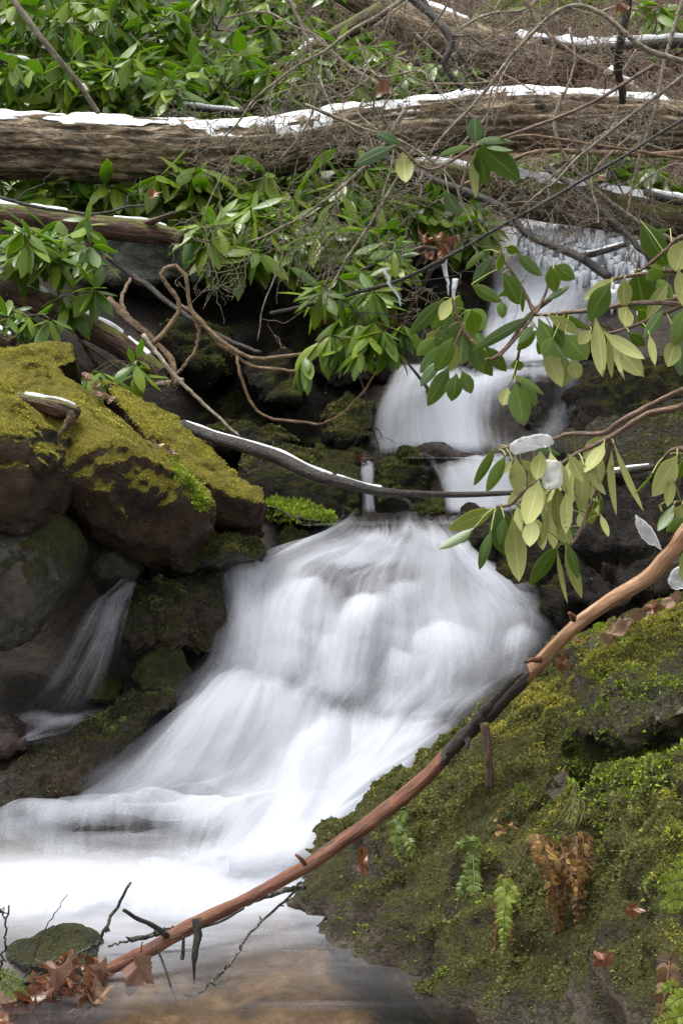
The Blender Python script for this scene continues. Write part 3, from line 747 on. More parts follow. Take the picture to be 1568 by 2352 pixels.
# --- the near mossy boulder at the water's edge
near = rock('boulder', 'big moss covered boulder by the pool with ferns hanging on it', [
    [(662, 2075, 3.12), (700, 1995, 3.22), (760, 2160, 2.93), (860, 1990, 3.18), (920, 2240, 2.74), (1000, 2000, 3.12), (1060, 2315, 2.58), (1200, 2375, 2.48), (1200, 1900, 3.0), (1150, 2150, 2.62), (1000, 2150, 2.75), (850, 2100, 2.93), (1300, 1820, 2.85), (1300, 2100, 2.56), (1330, 2420, 2.38)],
    [(1200, 1880, 2.95), (1330, 1780, 2.80), (1600, 1690, 2.62), (1640, 2000, 2.36), (1400, 2000, 2.56), (1250, 2060, 2.65), (1250, 2400, 2.42), (1640, 2450, 2.02), (1450, 2300, 2.24), (1620, 2200, 2.16), (1420, 2450, 2.25)],
    [(690, 1965, 3.30), (760, 1900, 3.36), (815, 1878, 3.38), (830, 1960, 3.22), (740, 2010, 3.18)],
    [(820, 1850, 3.42), (850, 1800, 3.48), (990, 1720, 3.50), (1080, 1690, 3.48), (1220, 1545, 3.42), (820, 1900, 3.22), (850, 1940, 3.12), (1000, 1960, 3.0), (1150, 1900, 2.93), (1240, 1640, 3.14), (1330, 1790, 2.84), (1120, 1730, 3.24), (960, 1800, 3.24)],
    [(1222, 1560, 3.40), (1262, 1490, 3.44), (1340, 1450, 3.44), (1460, 1410, 3.38), (1640, 1365, 3.3), (1240, 1640, 3.12), (1300, 1690, 2.94), (1450, 1672, 2.78), (1640, 1620, 2.66), (1470, 1520, 2.98), (1640, 1480, 2.9), (1340, 1560, 3.1)],
    [(1262, 1660, 3.12), (1320, 1810, 2.93), (1450, 1730, 2.90), (1640, 1700, 2.80), (1640, 1640, 2.95), (1400, 1640, 3.05), (1640, 1800, 2.66)],
    [(1180, 1640, 3.34), (1240, 1600, 3.34), (1190, 1720, 3.14), (1260, 1720, 3.08)],
], 'rock_near', back=(0.75, -0.45), voxel=0.010, amp=0.034, freq=5.0, moss=0.12, mossn=2.2, seed=4, strata=0.012, sdir=(-0.35, 0.1, 1), smooth=2,
    mfun=lambda v, n, m: m + 0.22 * sstep(0.02, 0.25, v[:, 2]) - 0.1 * sstep(0.03, -0.02, v[:, 2]) - 0.34 * sstep(.36, .44, v[:, 2]) * sstep(.66, .56, v[:, 2]) * sstep(.35, .5, v[:, 0]) * sstep(-.3, .3, fbm(v * 7, 2, 71) + .3))
moss_on(near, 170000, 'moss_g', (0.0035, 0.0075), 0.5, 3)
_o, _v, _n, _q, _t, _m = ROCKS[near.name]
_px = 784 + _v[:, 0] / np.maximum(_v[:, 1], .1) * FPX
_yel = 0.42 * _n[:, 2] + 0.5 * fbm(_v * 3.5, 3, 77) + 0.9 * sstep(0.35, 0.75, _v[:, 2]) - 0.25
ROCKS[near.name] = (_o, _v, _n, _q, _t, np.minimum(_m, 1) * 0.2 + _yel)
moss_on(near, 60000, 'moss_y', (0.004, 0.008), 0.5, 5, name='yellow_moss')
ROCKS[near.name] = (_o, _v, _n, _q, _t, np.minimum(_m, 1) * 0.2 + 0.3 * fbm(_v * 2.5, 3, 99) + 0.55 * np.exp(-((_px - 1480) / 200) ** 2) * (_v[:, 2] > .25) * (_v[:, 2] < .55))
moss_on(near, 22000, 'moss_b', (0.005, 0.011), 0.5, 6, name='bright_moss')
ROCKS[near.name] = (_o, _v, _n, _q, _t, _m)

# --- the left boulders
slab = rock('boulder', 'tilted brown boulder with a yellow moss top and snowy stub', [
    [(-60, 800, 4.55), (60, 800, 4.55), (125, 845, 4.52), (240, 930, 4.45), (330, 1012, 4.36), (400, 1062, 4.28), (490, 1140, 4.14), (150, 1062, 3.98), (205, 1022, 3.96), (270, 1008, 3.95), (335, 1035, 3.97), (385, 1065, 3.99), (440, 1118, 4.01), (485, 1170, 4.03), (0, 900, 4.2), (120, 930, 4.15), (150, 1120, 3.97), (185, 1190, 4.0), (300, 1245, 4.02), (400, 1255, 4.05), (470, 1200, 4.05), (290, 1120, 3.93), (400, 1160, 3.98), (-60, 1000, 4.2)],
    [(150, 1130, 3.98), (250, 1130, 3.93), (300, 1190, 3.95), (290, 1215, 3.98), (200, 1205, 4.0)],
], 'rock_brown', back=(0.30, -0.10), voxel=0.009, amp=0.015, freq=6, moss=0.22, seed=11, strata=0.006, sdir=(-.5, .3, 1),
    mfun=lambda v, n, m: m + 0.55 * sstep(0.15, 0.5, n[:, 2]) - 0.75 * sstep(0.25, -0.1, n[:, 2]))
moss_on(slab, 45000, 'moss_y', (0.003, 0.0065), 0.62, 8)
slab2 = rock('boulder', 'long sloping slab with a green edge behind the brown boulder', [
    [(225, 862, 4.9), (280, 880, 4.88), (370, 935, 4.8), (430, 980, 4.72), (500, 1050, 4.6), (560, 1105, 4.5), (602, 1140, 4.4), (300, 960, 4.5), (400, 1040, 4.42), (480, 1115, 4.32), (560, 1150, 4.3), (600, 1158, 4.3), (560, 1195, 4.36), (480, 1200, 4.36), (380, 1080, 4.4)],
    [(400, 960, 4.8), (480, 1035, 4.66), (590, 1135, 4.46), (420, 1000, 4.6), (500, 1075, 4.48), (570, 1130, 4.38)],
], 'rock_brown', back=(0.28, -0.12), voxel=0.009, amp=0.013, freq=6, moss=0.15, seed=15, strata=0.01, sdir=(-.5, .5, 1),
    mfun=lambda v, n, m: m + 0.6 * sstep(0.15, 0.5, n[:, 2]) - 0.6 * sstep(0.2, -0.1, n[:, 2]))
_q = ROCKS[slab.name]
_pxs = 784 + _q[1][:, 0] / _q[1][:, 1] * FPX; _pys = 1176 - (_q[1][:, 2] - CAM_H + sP * _q[1][:, 1]) / _q[1][:, 1] * FPX
ROCKS[slab.name] = _q[:5] + (1.2 * np.exp(-((_pxs - (420 + 0.55 * (_pys - 1080))) / 22) ** 2) * sstep(1030, 1060, _pys) * sstep(1185, 1165, _pys),)
moss_on(slab, 7000, 'moss_b', (0.005, 0.011), 0.5, 12, name='bright_moss', hang=.7)
moss_on(slab2, 30000, 'moss_y', (0.003, 0.0065), 0.66, 9)
lef = rock('boulder', 'rounded brown boulder with a moss cap at the far left edge', [
    [(-80, 865, 3.95), (0, 872, 3.95), (40, 900, 3.9), (90, 945, 3.88), (125, 1000, 3.84), (148, 1060, 3.82), (150, 1110, 3.82), (110, 1180, 3.8), (60, 1218, 3.78), (0, 1205, 3.72), (-80, 1190, 3.7), (-80, 1000, 3.62), (0, 985, 3.66), (60, 1000, 3.68), (100, 1060, 3.7), (60, 1130, 3.68)],
], 'rock_brown', back=(0.4, -0.1), voxel=0.009, amp=0.017, freq=6, moss=0.12, seed=21,
    mfun=lambda v, n, m: m + 0.55 * sstep(0.3, 0.6, n[:, 2]) - 0.6 * sstep(0.35, 0.0, n[:, 2]))
moss_on(lef, 16000, 'moss_y', (0.003, 0.0065), 0.66, 10)
rock('boulder', 'smooth grey boulder tucked under the brown one at the left edge', [
    [(-80, 1180, 3.9), (60, 1185, 3.92), (130, 1160, 3.95), (165, 1190, 3.95), (188, 1250, 3.95), (170, 1310, 3.93), (110, 1390, 3.9), (55, 1470, 3.88), (0, 1490, 3.86), (-80, 1490, 3.85), (-80, 1300, 3.72), (40, 1250, 3.76), (110, 1250, 3.82), (60, 1340, 3.78)],
], 'rock_olive', back=(0.4, -0.05), voxel=0.011, amp=0.014, moss=-0.2, seed=25,
    mfun=lambda v, n, m: m + 0.8 * sstep(0.2, 0.6, n[:, 0]) - 0.25)
rock('rock', 'small mossy stone behind the top of the tilted boulder', [[(60, 795, 4.8), (110, 785, 4.85), (168, 785, 4.85), (178, 830, 4.8), (120, 850, 4.75), (70, 830, 4.75)]], 'rock_brown', moss=0.3, seed=28, amp=0.01)
SMALL = [
    ('chunky brown stone with mossy sides below the tilted boulder', [(195, 1240, 4.28), (225, 1218, 4.3), (290, 1212, 4.32), (325, 1225, 4.32), (330, 1290, 4.28), (310, 1325, 4.25), (230, 1325, 4.22), (198, 1300, 4.22), (260, 1270, 4.18)], 'rock_olive', .27),
    ('little dark square stone between two mossy ones', [(325, 1250, 4.34), (360, 1243, 4.36), (388, 1258, 4.36), (388, 1298, 4.32), (330, 1300, 4.3), (355, 1275, 4.28)], 'rock_olive', .1),
    ('small round stone with bright moss on its right side', [(390, 1275, 4.32), (420, 1263, 4.34), (455, 1275, 4.34), (458, 1300, 4.3), (395, 1303, 4.28)], 'rock_olive', .38),
    ('oval moss topped stone lying under the slab tip', [(428, 1250, 4.36), (470, 1226, 4.4), (545, 1220, 4.42), (600, 1232, 4.42), (616, 1262, 4.4), (590, 1285, 4.36), (500, 1300, 4.32), (445, 1285, 4.32), (520, 1260, 4.3)], 'rock_olive', .36),
    ('round green stone in the dark recess under the ledge', [(634, 1225, 4.68), (665, 1203, 4.7), (700, 1215, 4.7), (710, 1245, 4.68), (680, 1262, 4.64), (640, 1255, 4.64)], 'rock_mossy', .35),
]
small_rocks = [rock('rock', a, [b], c, moss=m, seed=31 + 3 * k, back=(0.22, -0.08), amp=0.012, freq=9, voxel=0.008) for k, (a, b, c, m) in enumerate(SMALL)]
for k, r_ in enumerate(small_rocks): moss_on(r_, 5000, 'moss_g', (0.004, 0.010), 0.62, 40 + k)
ledge = rock('rock', 'flat ledge stone with a bright green moss fringe by the cascade lip', [[(600, 1155, 4.75), (640, 1148, 4.78), (700, 1160, 4.8), (765, 1178, 4.82), (770, 1205, 4.74), (700, 1200, 4.66), (630, 1185, 4.64), (600, 1175, 4.66)]], 'rock_mossy', back=(0.3, 0.0), moss=0.5, seed=47, amp=0.012, voxel=0.008)
moss_on(ledge, 14000, 'moss_b', (0.007, 0.017), 0.5, 50, hang=0.6)
wetr = rock('rock', 'wet black and brown rock splitting the side trickle from the cascade', [[(285, 1385, 4.24), (330, 1345, 4.3), (400, 1312, 4.36), (470, 1302, 4.42), (515, 1310, 4.42), (518, 1400, 4.3), (505, 1500, 4.2), (400, 1500, 4.14), (310, 1480, 4.12), (290, 1430, 4.14), (350, 1400, 4.12), (450, 1380, 4.2)]], 'rock_mossy', back=(0.3, -0.1), moss=0.12, seed=51, amp=0.026, freq=8)
moss_on(wetr, 8000, 'moss_g', (0.004, 0.010), 0.66, 53)
MORE = [
    ('low mossy stone below the wet black rock', [(300, 1555, 4.12), (330, 1505, 4.16), (370, 1483, 4.18), (410, 1500, 4.18), (440, 1545, 4.12), (400, 1590, 4.06), (320, 1590, 4.05)], 'rock_mossy', .1),
    ('dark stone with a deep green moss patch beside the trickle', [(200, 1575, 4.2), (235, 1545, 4.24), (270, 1548, 4.24), (285, 1580, 4.2), (250, 1610, 4.14), (205, 1605, 4.14)], 'rock_mossy', .4),
    ('dark red brown stone at the left edge by the small white runnel', [(-40, 1645, 3.92), (30, 1640, 3.94), (75, 1660, 3.94), (82, 1690, 3.92), (60, 1720, 3.86), (-40, 1740, 3.84), (20, 1680, 3.84)], 'rock_wet', -.4),
    ('half sunk olive stone with moss on top in the pool', [(15, 2165, 2.86), (70, 2150, 2.87), (120, 2132, 2.86), (165, 2130, 2.86), (205, 2145, 2.84), (218, 2185, 2.80), (200, 2230, 2.72), (60, 2220, 2.72), (20, 2200, 2.75)], 'rock_grey', .1),
    ('humped stone under the thin water at the foot of the left fall', [(60, 1960, 3.62), (180, 1905, 3.68), (300, 1895, 3.7), (400, 1905, 3.68), (440, 1950, 3.6), (400, 2010, 3.5), (100, 2010, 3.5)], 'rock_wet', -.3),
    ('brown stone showing through the water at the left edge', [(-80, 1925, 3.66), (0, 1895, 3.72), (60, 1905, 3.7), (90, 1960, 3.6), (20, 1985, 3.54), (-80, 1985, 3.54)], 'rock_wet', -.3),
    ('grey hump washed by foam beside the near boulder', [(960, 1705, 3.84), (985, 1665, 3.9), (1030, 1652, 3.92), (1060, 1670, 3.9), (1050, 1730, 3.8), (980, 1740, 3.78)], 'rock_wet', -.1),
]
for k, (a, b, c, m) in enumerate(MORE):
    rock('rock', a, [b], c, moss=m, seed=61 + 3 * k, back=(0.25, -0.12), amp=0.014, freq=8, voxel=0.010)
low = rock('boulder', 'long dark rock sloping into the foam at the left with specks of moss', [[(-80, 1740, 3.95), (0, 1722, 3.96), (120, 1660, 4.0), (230, 1632, 4.04), (330, 1598, 4.08), (420, 1585, 4.1), (400, 1610, 4.0), (300, 1690, 3.93), (220, 1770, 3.84), (180, 1830, 3.78), (60, 1858, 3.74), (-80, 1860, 3.72), (-80, 1800, 3.76), (100, 1760, 3.8), (250, 1680, 3.88)]], 'rock_mossy', back=(0.4, -0.15), moss=-0.02, seed=81, amp=0.022, freq=7)
moss_on(low, 14000, 'moss_g', (0.004, 0.009), 0.6, 83)

# --- rocks around the middle of the stream
MID = [
    ('rock', 'long mossy stone behind the snowy branch', [(555, 1062, 5.1), (620, 1020, 5.2), (670, 1018, 5.2), (760, 1048, 5.18), (830, 1075, 5.15), (828, 1110, 5.08), (760, 1120, 5.02), (640, 1110, 5.0), (560, 1085, 5.02)], 'rock_mossy', .2),
    ('rock', 'dark stone under the snowy branch', [(545, 1085, 4.98), (620, 1080, 5.0), (760, 1110, 5.0), (828, 1120, 5.0), (828, 1185, 4.92), (700, 1180, 4.9), (600, 1155, 4.9), (550, 1120, 4.9)], 'rock_dark', .05),
    ('rock', 'dark mossy stone right of the narrow spout', [(856, 1060, 5.12), (900, 1040, 5.16), (955, 1050, 5.16), (985, 1075, 5.1), (992, 1180, 4.96), (860, 1185, 4.94), (856, 1110, 5.0), (920, 1110, 4.97)], 'rock_dark', .12),
    ('rock', 'rounded mossy stone below the middle fall', [(720, 1025, 5.4), (780, 1008, 5.42), (830, 1025, 5.4), (850, 1055, 5.3), (790, 1070, 5.28), (720, 1055, 5.3)], 'rock_mossy', .2),
    ('rock', 'low green stone left of the flat brown one', [(895, 1045, 5.16), (935, 1028, 5.2), (980, 1035, 5.2), (1000, 1058, 5.14), (900, 1062, 5.1)], 'rock_mossy', .3),
    ('rock', 'flat shiny brown stone at the foot of the middle fall', [(955, 1030, 5.2), (1000, 1008, 5.26), (1060, 1010, 5.28), (1130, 1022, 5.28), (1140, 1050, 5.2), (1060, 1060, 5.12), (985, 1055, 5.12), (1000, 1030, 5.12)], 'rock_wet', -.6),
    ('rock', 'mossy wedge stone in the lip of the cascade', [(940, 1168, 4.95), (985, 1150, 5.0), (1035, 1145, 5.0), (1040, 1178, 4.92), (980, 1182, 4.86)], 'rock_mossy', .4),
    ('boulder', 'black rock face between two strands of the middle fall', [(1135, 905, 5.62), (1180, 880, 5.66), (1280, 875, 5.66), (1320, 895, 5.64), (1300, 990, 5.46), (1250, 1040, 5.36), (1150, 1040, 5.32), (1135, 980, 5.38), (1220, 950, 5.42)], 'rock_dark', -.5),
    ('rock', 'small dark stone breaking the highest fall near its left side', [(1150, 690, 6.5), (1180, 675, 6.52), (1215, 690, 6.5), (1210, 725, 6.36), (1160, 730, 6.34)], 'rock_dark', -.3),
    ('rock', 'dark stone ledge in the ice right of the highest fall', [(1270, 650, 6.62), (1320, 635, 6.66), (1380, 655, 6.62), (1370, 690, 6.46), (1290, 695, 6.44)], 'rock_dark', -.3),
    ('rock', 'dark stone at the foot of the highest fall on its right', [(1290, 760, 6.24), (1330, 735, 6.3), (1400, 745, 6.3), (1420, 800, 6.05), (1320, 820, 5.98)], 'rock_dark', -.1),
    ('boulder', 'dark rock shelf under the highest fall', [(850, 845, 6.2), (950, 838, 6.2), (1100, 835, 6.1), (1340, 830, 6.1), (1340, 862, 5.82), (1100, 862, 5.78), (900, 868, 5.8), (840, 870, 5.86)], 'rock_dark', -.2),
]
for k, (nm, a, b, c, m) in enumerate(MID):
    r_ = rock(nm, a, [b], c, moss=m, seed=91 + 3 * k, back=(0.3, -0.12), amp=0.016, freq=7, voxel=0.012)
    if m > .1: moss_on(r_, 5000, 'moss_g', (0.005, 0.011), 0.66, 95 + k)

# --- recess and cliff behind, left of the falls
BACK = [
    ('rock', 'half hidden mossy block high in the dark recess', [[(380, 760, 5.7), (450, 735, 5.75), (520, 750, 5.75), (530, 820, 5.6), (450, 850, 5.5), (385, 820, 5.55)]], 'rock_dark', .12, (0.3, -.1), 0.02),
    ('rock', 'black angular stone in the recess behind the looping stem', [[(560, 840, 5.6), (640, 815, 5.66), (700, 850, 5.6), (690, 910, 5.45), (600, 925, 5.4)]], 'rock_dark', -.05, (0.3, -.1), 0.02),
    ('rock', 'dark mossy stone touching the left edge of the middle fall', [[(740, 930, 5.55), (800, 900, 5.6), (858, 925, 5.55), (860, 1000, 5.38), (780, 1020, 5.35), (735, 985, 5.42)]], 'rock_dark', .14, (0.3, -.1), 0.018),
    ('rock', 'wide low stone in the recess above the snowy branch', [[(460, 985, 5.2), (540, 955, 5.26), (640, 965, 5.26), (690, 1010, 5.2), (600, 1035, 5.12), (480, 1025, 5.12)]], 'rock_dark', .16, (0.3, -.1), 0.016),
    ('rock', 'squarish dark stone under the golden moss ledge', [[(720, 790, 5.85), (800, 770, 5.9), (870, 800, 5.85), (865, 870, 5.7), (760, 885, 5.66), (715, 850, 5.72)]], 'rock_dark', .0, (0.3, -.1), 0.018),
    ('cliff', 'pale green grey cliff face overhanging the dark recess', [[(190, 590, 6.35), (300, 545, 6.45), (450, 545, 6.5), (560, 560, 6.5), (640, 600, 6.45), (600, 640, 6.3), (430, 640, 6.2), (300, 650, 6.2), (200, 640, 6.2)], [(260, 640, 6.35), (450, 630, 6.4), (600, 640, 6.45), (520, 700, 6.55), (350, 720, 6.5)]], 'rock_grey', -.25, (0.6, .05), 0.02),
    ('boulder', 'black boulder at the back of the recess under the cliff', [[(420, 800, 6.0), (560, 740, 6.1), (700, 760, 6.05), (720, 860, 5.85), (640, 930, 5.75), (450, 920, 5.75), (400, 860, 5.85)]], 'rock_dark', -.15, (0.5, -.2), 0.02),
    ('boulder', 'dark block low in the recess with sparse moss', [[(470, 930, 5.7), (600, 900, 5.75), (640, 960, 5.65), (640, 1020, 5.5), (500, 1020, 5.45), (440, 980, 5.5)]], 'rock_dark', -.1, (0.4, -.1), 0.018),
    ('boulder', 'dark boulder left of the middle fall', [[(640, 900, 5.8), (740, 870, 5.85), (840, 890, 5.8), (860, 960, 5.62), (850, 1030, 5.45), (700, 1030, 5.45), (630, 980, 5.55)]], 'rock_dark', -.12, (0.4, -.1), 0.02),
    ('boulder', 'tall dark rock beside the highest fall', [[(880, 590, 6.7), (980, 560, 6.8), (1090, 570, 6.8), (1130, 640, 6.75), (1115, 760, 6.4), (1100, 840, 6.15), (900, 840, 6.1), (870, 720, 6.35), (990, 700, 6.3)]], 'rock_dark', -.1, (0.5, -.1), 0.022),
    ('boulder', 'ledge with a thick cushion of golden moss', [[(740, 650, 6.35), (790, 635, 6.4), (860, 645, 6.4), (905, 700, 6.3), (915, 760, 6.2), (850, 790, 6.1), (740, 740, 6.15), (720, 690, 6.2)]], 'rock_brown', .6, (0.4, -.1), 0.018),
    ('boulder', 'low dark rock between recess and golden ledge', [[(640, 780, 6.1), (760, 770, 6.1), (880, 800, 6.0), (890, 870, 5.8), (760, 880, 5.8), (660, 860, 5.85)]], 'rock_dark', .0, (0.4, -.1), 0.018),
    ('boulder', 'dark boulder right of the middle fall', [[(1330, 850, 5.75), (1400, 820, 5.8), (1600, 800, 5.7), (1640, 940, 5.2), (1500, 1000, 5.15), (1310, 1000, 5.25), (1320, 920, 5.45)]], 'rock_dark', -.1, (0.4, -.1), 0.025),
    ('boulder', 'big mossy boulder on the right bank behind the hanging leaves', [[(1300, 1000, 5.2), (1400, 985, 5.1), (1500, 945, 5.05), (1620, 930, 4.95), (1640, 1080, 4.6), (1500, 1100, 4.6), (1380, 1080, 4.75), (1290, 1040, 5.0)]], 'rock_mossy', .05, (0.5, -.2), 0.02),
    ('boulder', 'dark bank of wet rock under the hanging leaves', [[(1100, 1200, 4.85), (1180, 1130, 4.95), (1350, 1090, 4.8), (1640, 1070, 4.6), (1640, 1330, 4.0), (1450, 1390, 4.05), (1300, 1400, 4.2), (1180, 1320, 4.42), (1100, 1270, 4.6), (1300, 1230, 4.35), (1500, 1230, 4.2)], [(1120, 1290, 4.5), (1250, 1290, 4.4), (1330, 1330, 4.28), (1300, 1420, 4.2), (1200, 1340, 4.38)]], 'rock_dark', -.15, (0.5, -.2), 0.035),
]
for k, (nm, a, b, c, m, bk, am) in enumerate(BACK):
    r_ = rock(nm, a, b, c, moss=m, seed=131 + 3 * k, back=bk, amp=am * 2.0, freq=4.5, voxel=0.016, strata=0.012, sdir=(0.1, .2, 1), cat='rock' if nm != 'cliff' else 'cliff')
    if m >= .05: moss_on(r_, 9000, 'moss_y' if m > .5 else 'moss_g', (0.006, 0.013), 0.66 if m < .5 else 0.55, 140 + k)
# ------------------------------------------------------------------ logs, snow, sticks
def log_mesh(path, rad, mb, nseg=160, sides=56, furrow=0.12, lump=0.06, seed=0, frac=None):
    p = spline(PA(path), nseg); r = spline(np.asarray(rad, float)[:, None] * np.ones(2), nseg)[:, 0]
    T = unit(np.gradient(p, axis=0)); A = unit(np.cross(T, np.array((0, 0, 1.0)))); B = np.cross(A, T)
    an = np.linspace(0, 2 * math.pi, sides, endpoint=False)
    s = np.concatenate(([0], np.cumsum(np.linalg.norm(np.diff(p, axis=0), axis=1))))
    q3 = np.stack(np.broadcast_arrays(np.sin(an)[None, :] * 4.5, np.cos(an)[None, :] * 4.5, s[:, None] * 2.2), -1)
    big = np.stack(np.broadcast_arrays(np.sin(an)[None, :], np.cos(an)[None, :], s[:, None] * 2.5), -1)
    rr = r[:, None] * (1 + lump * fbm(big, 3, seed) + furrow * (0.5 - np.abs(fbm(q3, 3, seed + 4))))
    ring = A[:, None] * np.sin(an)[None, :, None] + B[:, None] * np.cos(an)[None, :, None]
    V = p[:, None] + ring * rr[..., None]
    co = np.stack(np.broadcast_arrays(r[:, None] * np.sin(an), r[:, None] * np.cos(an), s[:, None]), -1)
    i, j = np.meshgrid(np.arange(nseg - 1), np.arange(sides), indexing='ij'); j2 = (j + 1) % sides
    q = np.stack((i * sides + j, i * sides + j2, (i + 1) * sides + j2, (i + 1) * sides + j), -1).reshape(-1, 4)
    V = V.reshape(-1, 3); co = co.reshape(-1, 3); m = len(V)
    a = np.arange(sides); b = (a + 1) % sides; e = (nseg - 1) * sides
    V = np.concatenate((V, p[:1] - T[:1] * 0.01, p[-1:] + T[-1:] * 0.01)); co = np.concatenate((co, co[:1] * 0, co[:1] * 0))
    tr = np.concatenate((np.stack((np.full(sides, m), b, a), -1), np.stack((np.full(sides, m + 1), e + a, e + b), -1)))
    mb.add(V, q, tr, co)
    return p, r, A, B, T, s

def snow_strip(mb, fr, s0, s1, width=0.8, thick=0.016, patch=0.35, seed=0, na=19, lean=0.0, rag=1.0):
    p, r, A, B, T, s = fr
    n = len(p); i0, i1 = int(s0 * (n - 1)), int(s1 * (n - 1))
    ns = max(8, (i1 - i0) * 2)
    idx = np.linspace(i0, i1, ns); f = lambda a: np.stack([np.interp(idx, np.arange(n), a[:, k]) for k in range(3)], -1)
    pp, AA, BB = f(p), unit(f(A)), unit(f(B)); rr = np.interp(idx, np.arange(n), r); ss = np.interp(idx, np.arange(n), s)
    k = np.linspace(-1, 1, na)
    en = np.minimum(sstep(0, 0.05, np.linspace(0, 1, ns)), sstep(0, 0.05, np.linspace(1, 0, ns)))
    w = width * (0.75 + rag * 0.5 * noise(np.stack((ss * 5, ss * 0, ss * 0 + seed), -1), seed) + 0.2 * noise(np.stack((ss * 23, ss * 0, ss * 0), -1), seed + 1)) * (0.3 + 0.7 * en)
    th = lean + w[:, None] * k[None, :]
    t = thick * (1 - np.abs(k) ** 2.5)[None, :] * (0.8 + rag * 0.5 * noise(np.stack(np.broadcast_arrays(ss[:, None] * 14, k[None, :] * 2, seed + ss[:, None] * 0), -1), seed + 2)) * en[:, None]
    hole = noise(np.stack(np.broadcast_arrays(ss[:, None] * 9, k[None, :] * 1.6, seed + 3.3 + ss[:, None] * 0), -1), seed + 5) + 0.5 * noise(np.stack(np.broadcast_arrays(ss[:, None] * 30, k[None, :] * 5, seed + 3.3 + ss[:, None] * 0), -1), seed + 6)
    t = t - thick * 1.6 * sstep(0.75 - patch, 0.95 - patch, hole) - 0.004
    R = rr[:, None] * 1.04 + t
    V = pp[:, None] + AA[:, None] * (np.sin(th) * R)[..., None] + BB[:, None] * (np.cos(th) * R)[..., None]
    i, j = np.meshgrid(np.arange(ns - 1), np.arange(na - 1), indexing='ij')
    q = np.stack((i * na + j, i * na + j + 1, (i + 1) * na + j + 1, (i + 1) * na + j), -1).reshape(-1, 4)
    mb.add(V, q)

def px2m(r, d): return r * d / FPX

def log(name, label, path, rpx, mat, snow=(), seed=0, cat='log', nseg=160, sides=48, furrow=0.12, lump=0.06, group=None, extra=None):
    mb = MB()
    fr = log_mesh(path, [px2m(r, a[2]) for r, a in zip(rpx, path)], mb, nseg, sides, furrow, lump, seed)
    if extra: extra(mb)
    o = mb.build(name, M[mat]); tag(o, label, cat, group)
    if snow:
        sm = MB()
        for k, a in enumerate(snow): snow_strip(sm, fr, *a[:5], seed=seed + 3 * k, rag=a[5] if len(a) > 5 else 1.0)
        sm.build('snow', M['snow'], parent=o)
    return o, fr

log('fallen_log', 'thick furrowed log with a deep snow cap spanning the whole view', [(-260, 338, 6.3), (-80, 335, 6.3), (120, 340, 6.3), (300, 350, 6.3), (480, 352, 6.32), (620, 342, 6.36), (760, 318, 6.42), (900, 300, 6.48), (1050, 288, 6.54), (1200, 280, 6.6), (1350, 282, 6.66), (1500, 292, 6.72), (1640, 300, 6.78), (1800, 310, 6.85)],
    [70, 70, 69, 70, 66, 62, 62, 62, 64, 66, 64, 60, 56, 52], 'bark_log',
    [(0.0, 0.52, 0.82, 0.024, 0.12, .7), (0.25, 0.60, 1.15, 0.018, 0.40), (0.57, 0.87, 1.0, 0.028, 0.15)], 3, nseg=420, sides=100, furrow=0.24, lump=0.06)
log('fallen_log', 'mossy log with a snow line lying across the top of the highest fall', [(760, 350, 6.75), (880, 385, 6.75), (1000, 408, 6.75), (1150, 440, 6.75), (1300, 468, 6.75), (1450, 490, 6.78), (1560, 505, 6.8), (1700, 520, 6.85)],
    [22, 28, 34, 45, 48, 46, 42, 40], 'bark_mossy', [(0.14, 0.36, 0.75, 0.024, 0.08), (0.37, 0.62, 0.75, 0.026, 0.05), (0.63, 0.86, 0.75, 0.024, 0.12)], 9, nseg=260, sides=56)
log('fallen_log', 'grey barked trunk highest up the slope with sprouting side limbs', [(780, -30, 8.9), (900, 25, 8.8), (1000, 75, 8.7), (1120, 120, 8.6), (1260, 140, 8.6), (1420, 140, 8.65), (1640, 130, 8.8), (1800, 125, 8.9)],
    [34, 44, 52, 54, 48, 42, 38, 34], 'bark_log', [(0.2, 0.36, 0.45, 0.018, 0.3), (0.48, 0.95, 0.7, 0.03, 0.35)], 14, nseg=220, sides=48)
def stub(mb):
    mb.tube(spline(PA([(330, 515, 5.55), (360, 505, 5.5), (400, 490, 5.45)]), 8), np.linspace(.016, .008, 8), 8, rough=.2, seed=4)
log('broken_log', 'short mossy log snapped off with a splintered pale end', [(-120, 480, 5.7), (-20, 490, 5.68), (100, 505, 5.65), (220, 520, 5.6), (330, 532, 5.56), (385, 540, 5.54), (418, 545, 5.53)],
    [26, 26, 28, 26, 25, 19, 14], 'bark_red', [(0.08, 0.42, 0.7, 0.014, 0.1), (0.55, 0.82, 0.6, 0.011, 0.25)], 19, nseg=160, sides=40, extra=stub)
log('fallen_log', 'red brown log slanting down behind the tilted boulder with snow patches', [(-160, 580, 5.6), (-40, 635, 5.55), (60, 680, 5.5), (150, 722, 5.45), (240, 770, 5.42), (310, 815, 5.4), (370, 860, 5.38)],
    [28, 30, 30, 28, 28, 25, 20], 'bark_red', [(0.10, 0.42, 0.6, 0.012, 0.25), (0.56, 0.74, 0.6, 0.012, 0.2), (0.76, 0.9, 0.5, 0.009, 0.3)], 25, nseg=180, sides=40)
log('broken_log', 'short dark log end with rusty bark at the left edge', [(-80, 740, 5.2), (-20, 765, 5.18), (30, 790, 5.16)], [24, 22, 16], 'bark_red', [(0.5, 0.9, 0.5, 0.01, 0.3)], 28, nseg=60, sides=24)
def stub2(mb):
    mb.tube(spline(PA([(168, 945, 4.02), (155, 975, 4.0), (138, 1000, 3.98), (132, 1035, 3.97)]), 12), np.linspace(.015, .004, 12) * np.array([1, 1.3, .8, 1.2, .9, 1.1, .7, 1, .8, 1, .9, .6]), 9, rough=.5, seed=8)
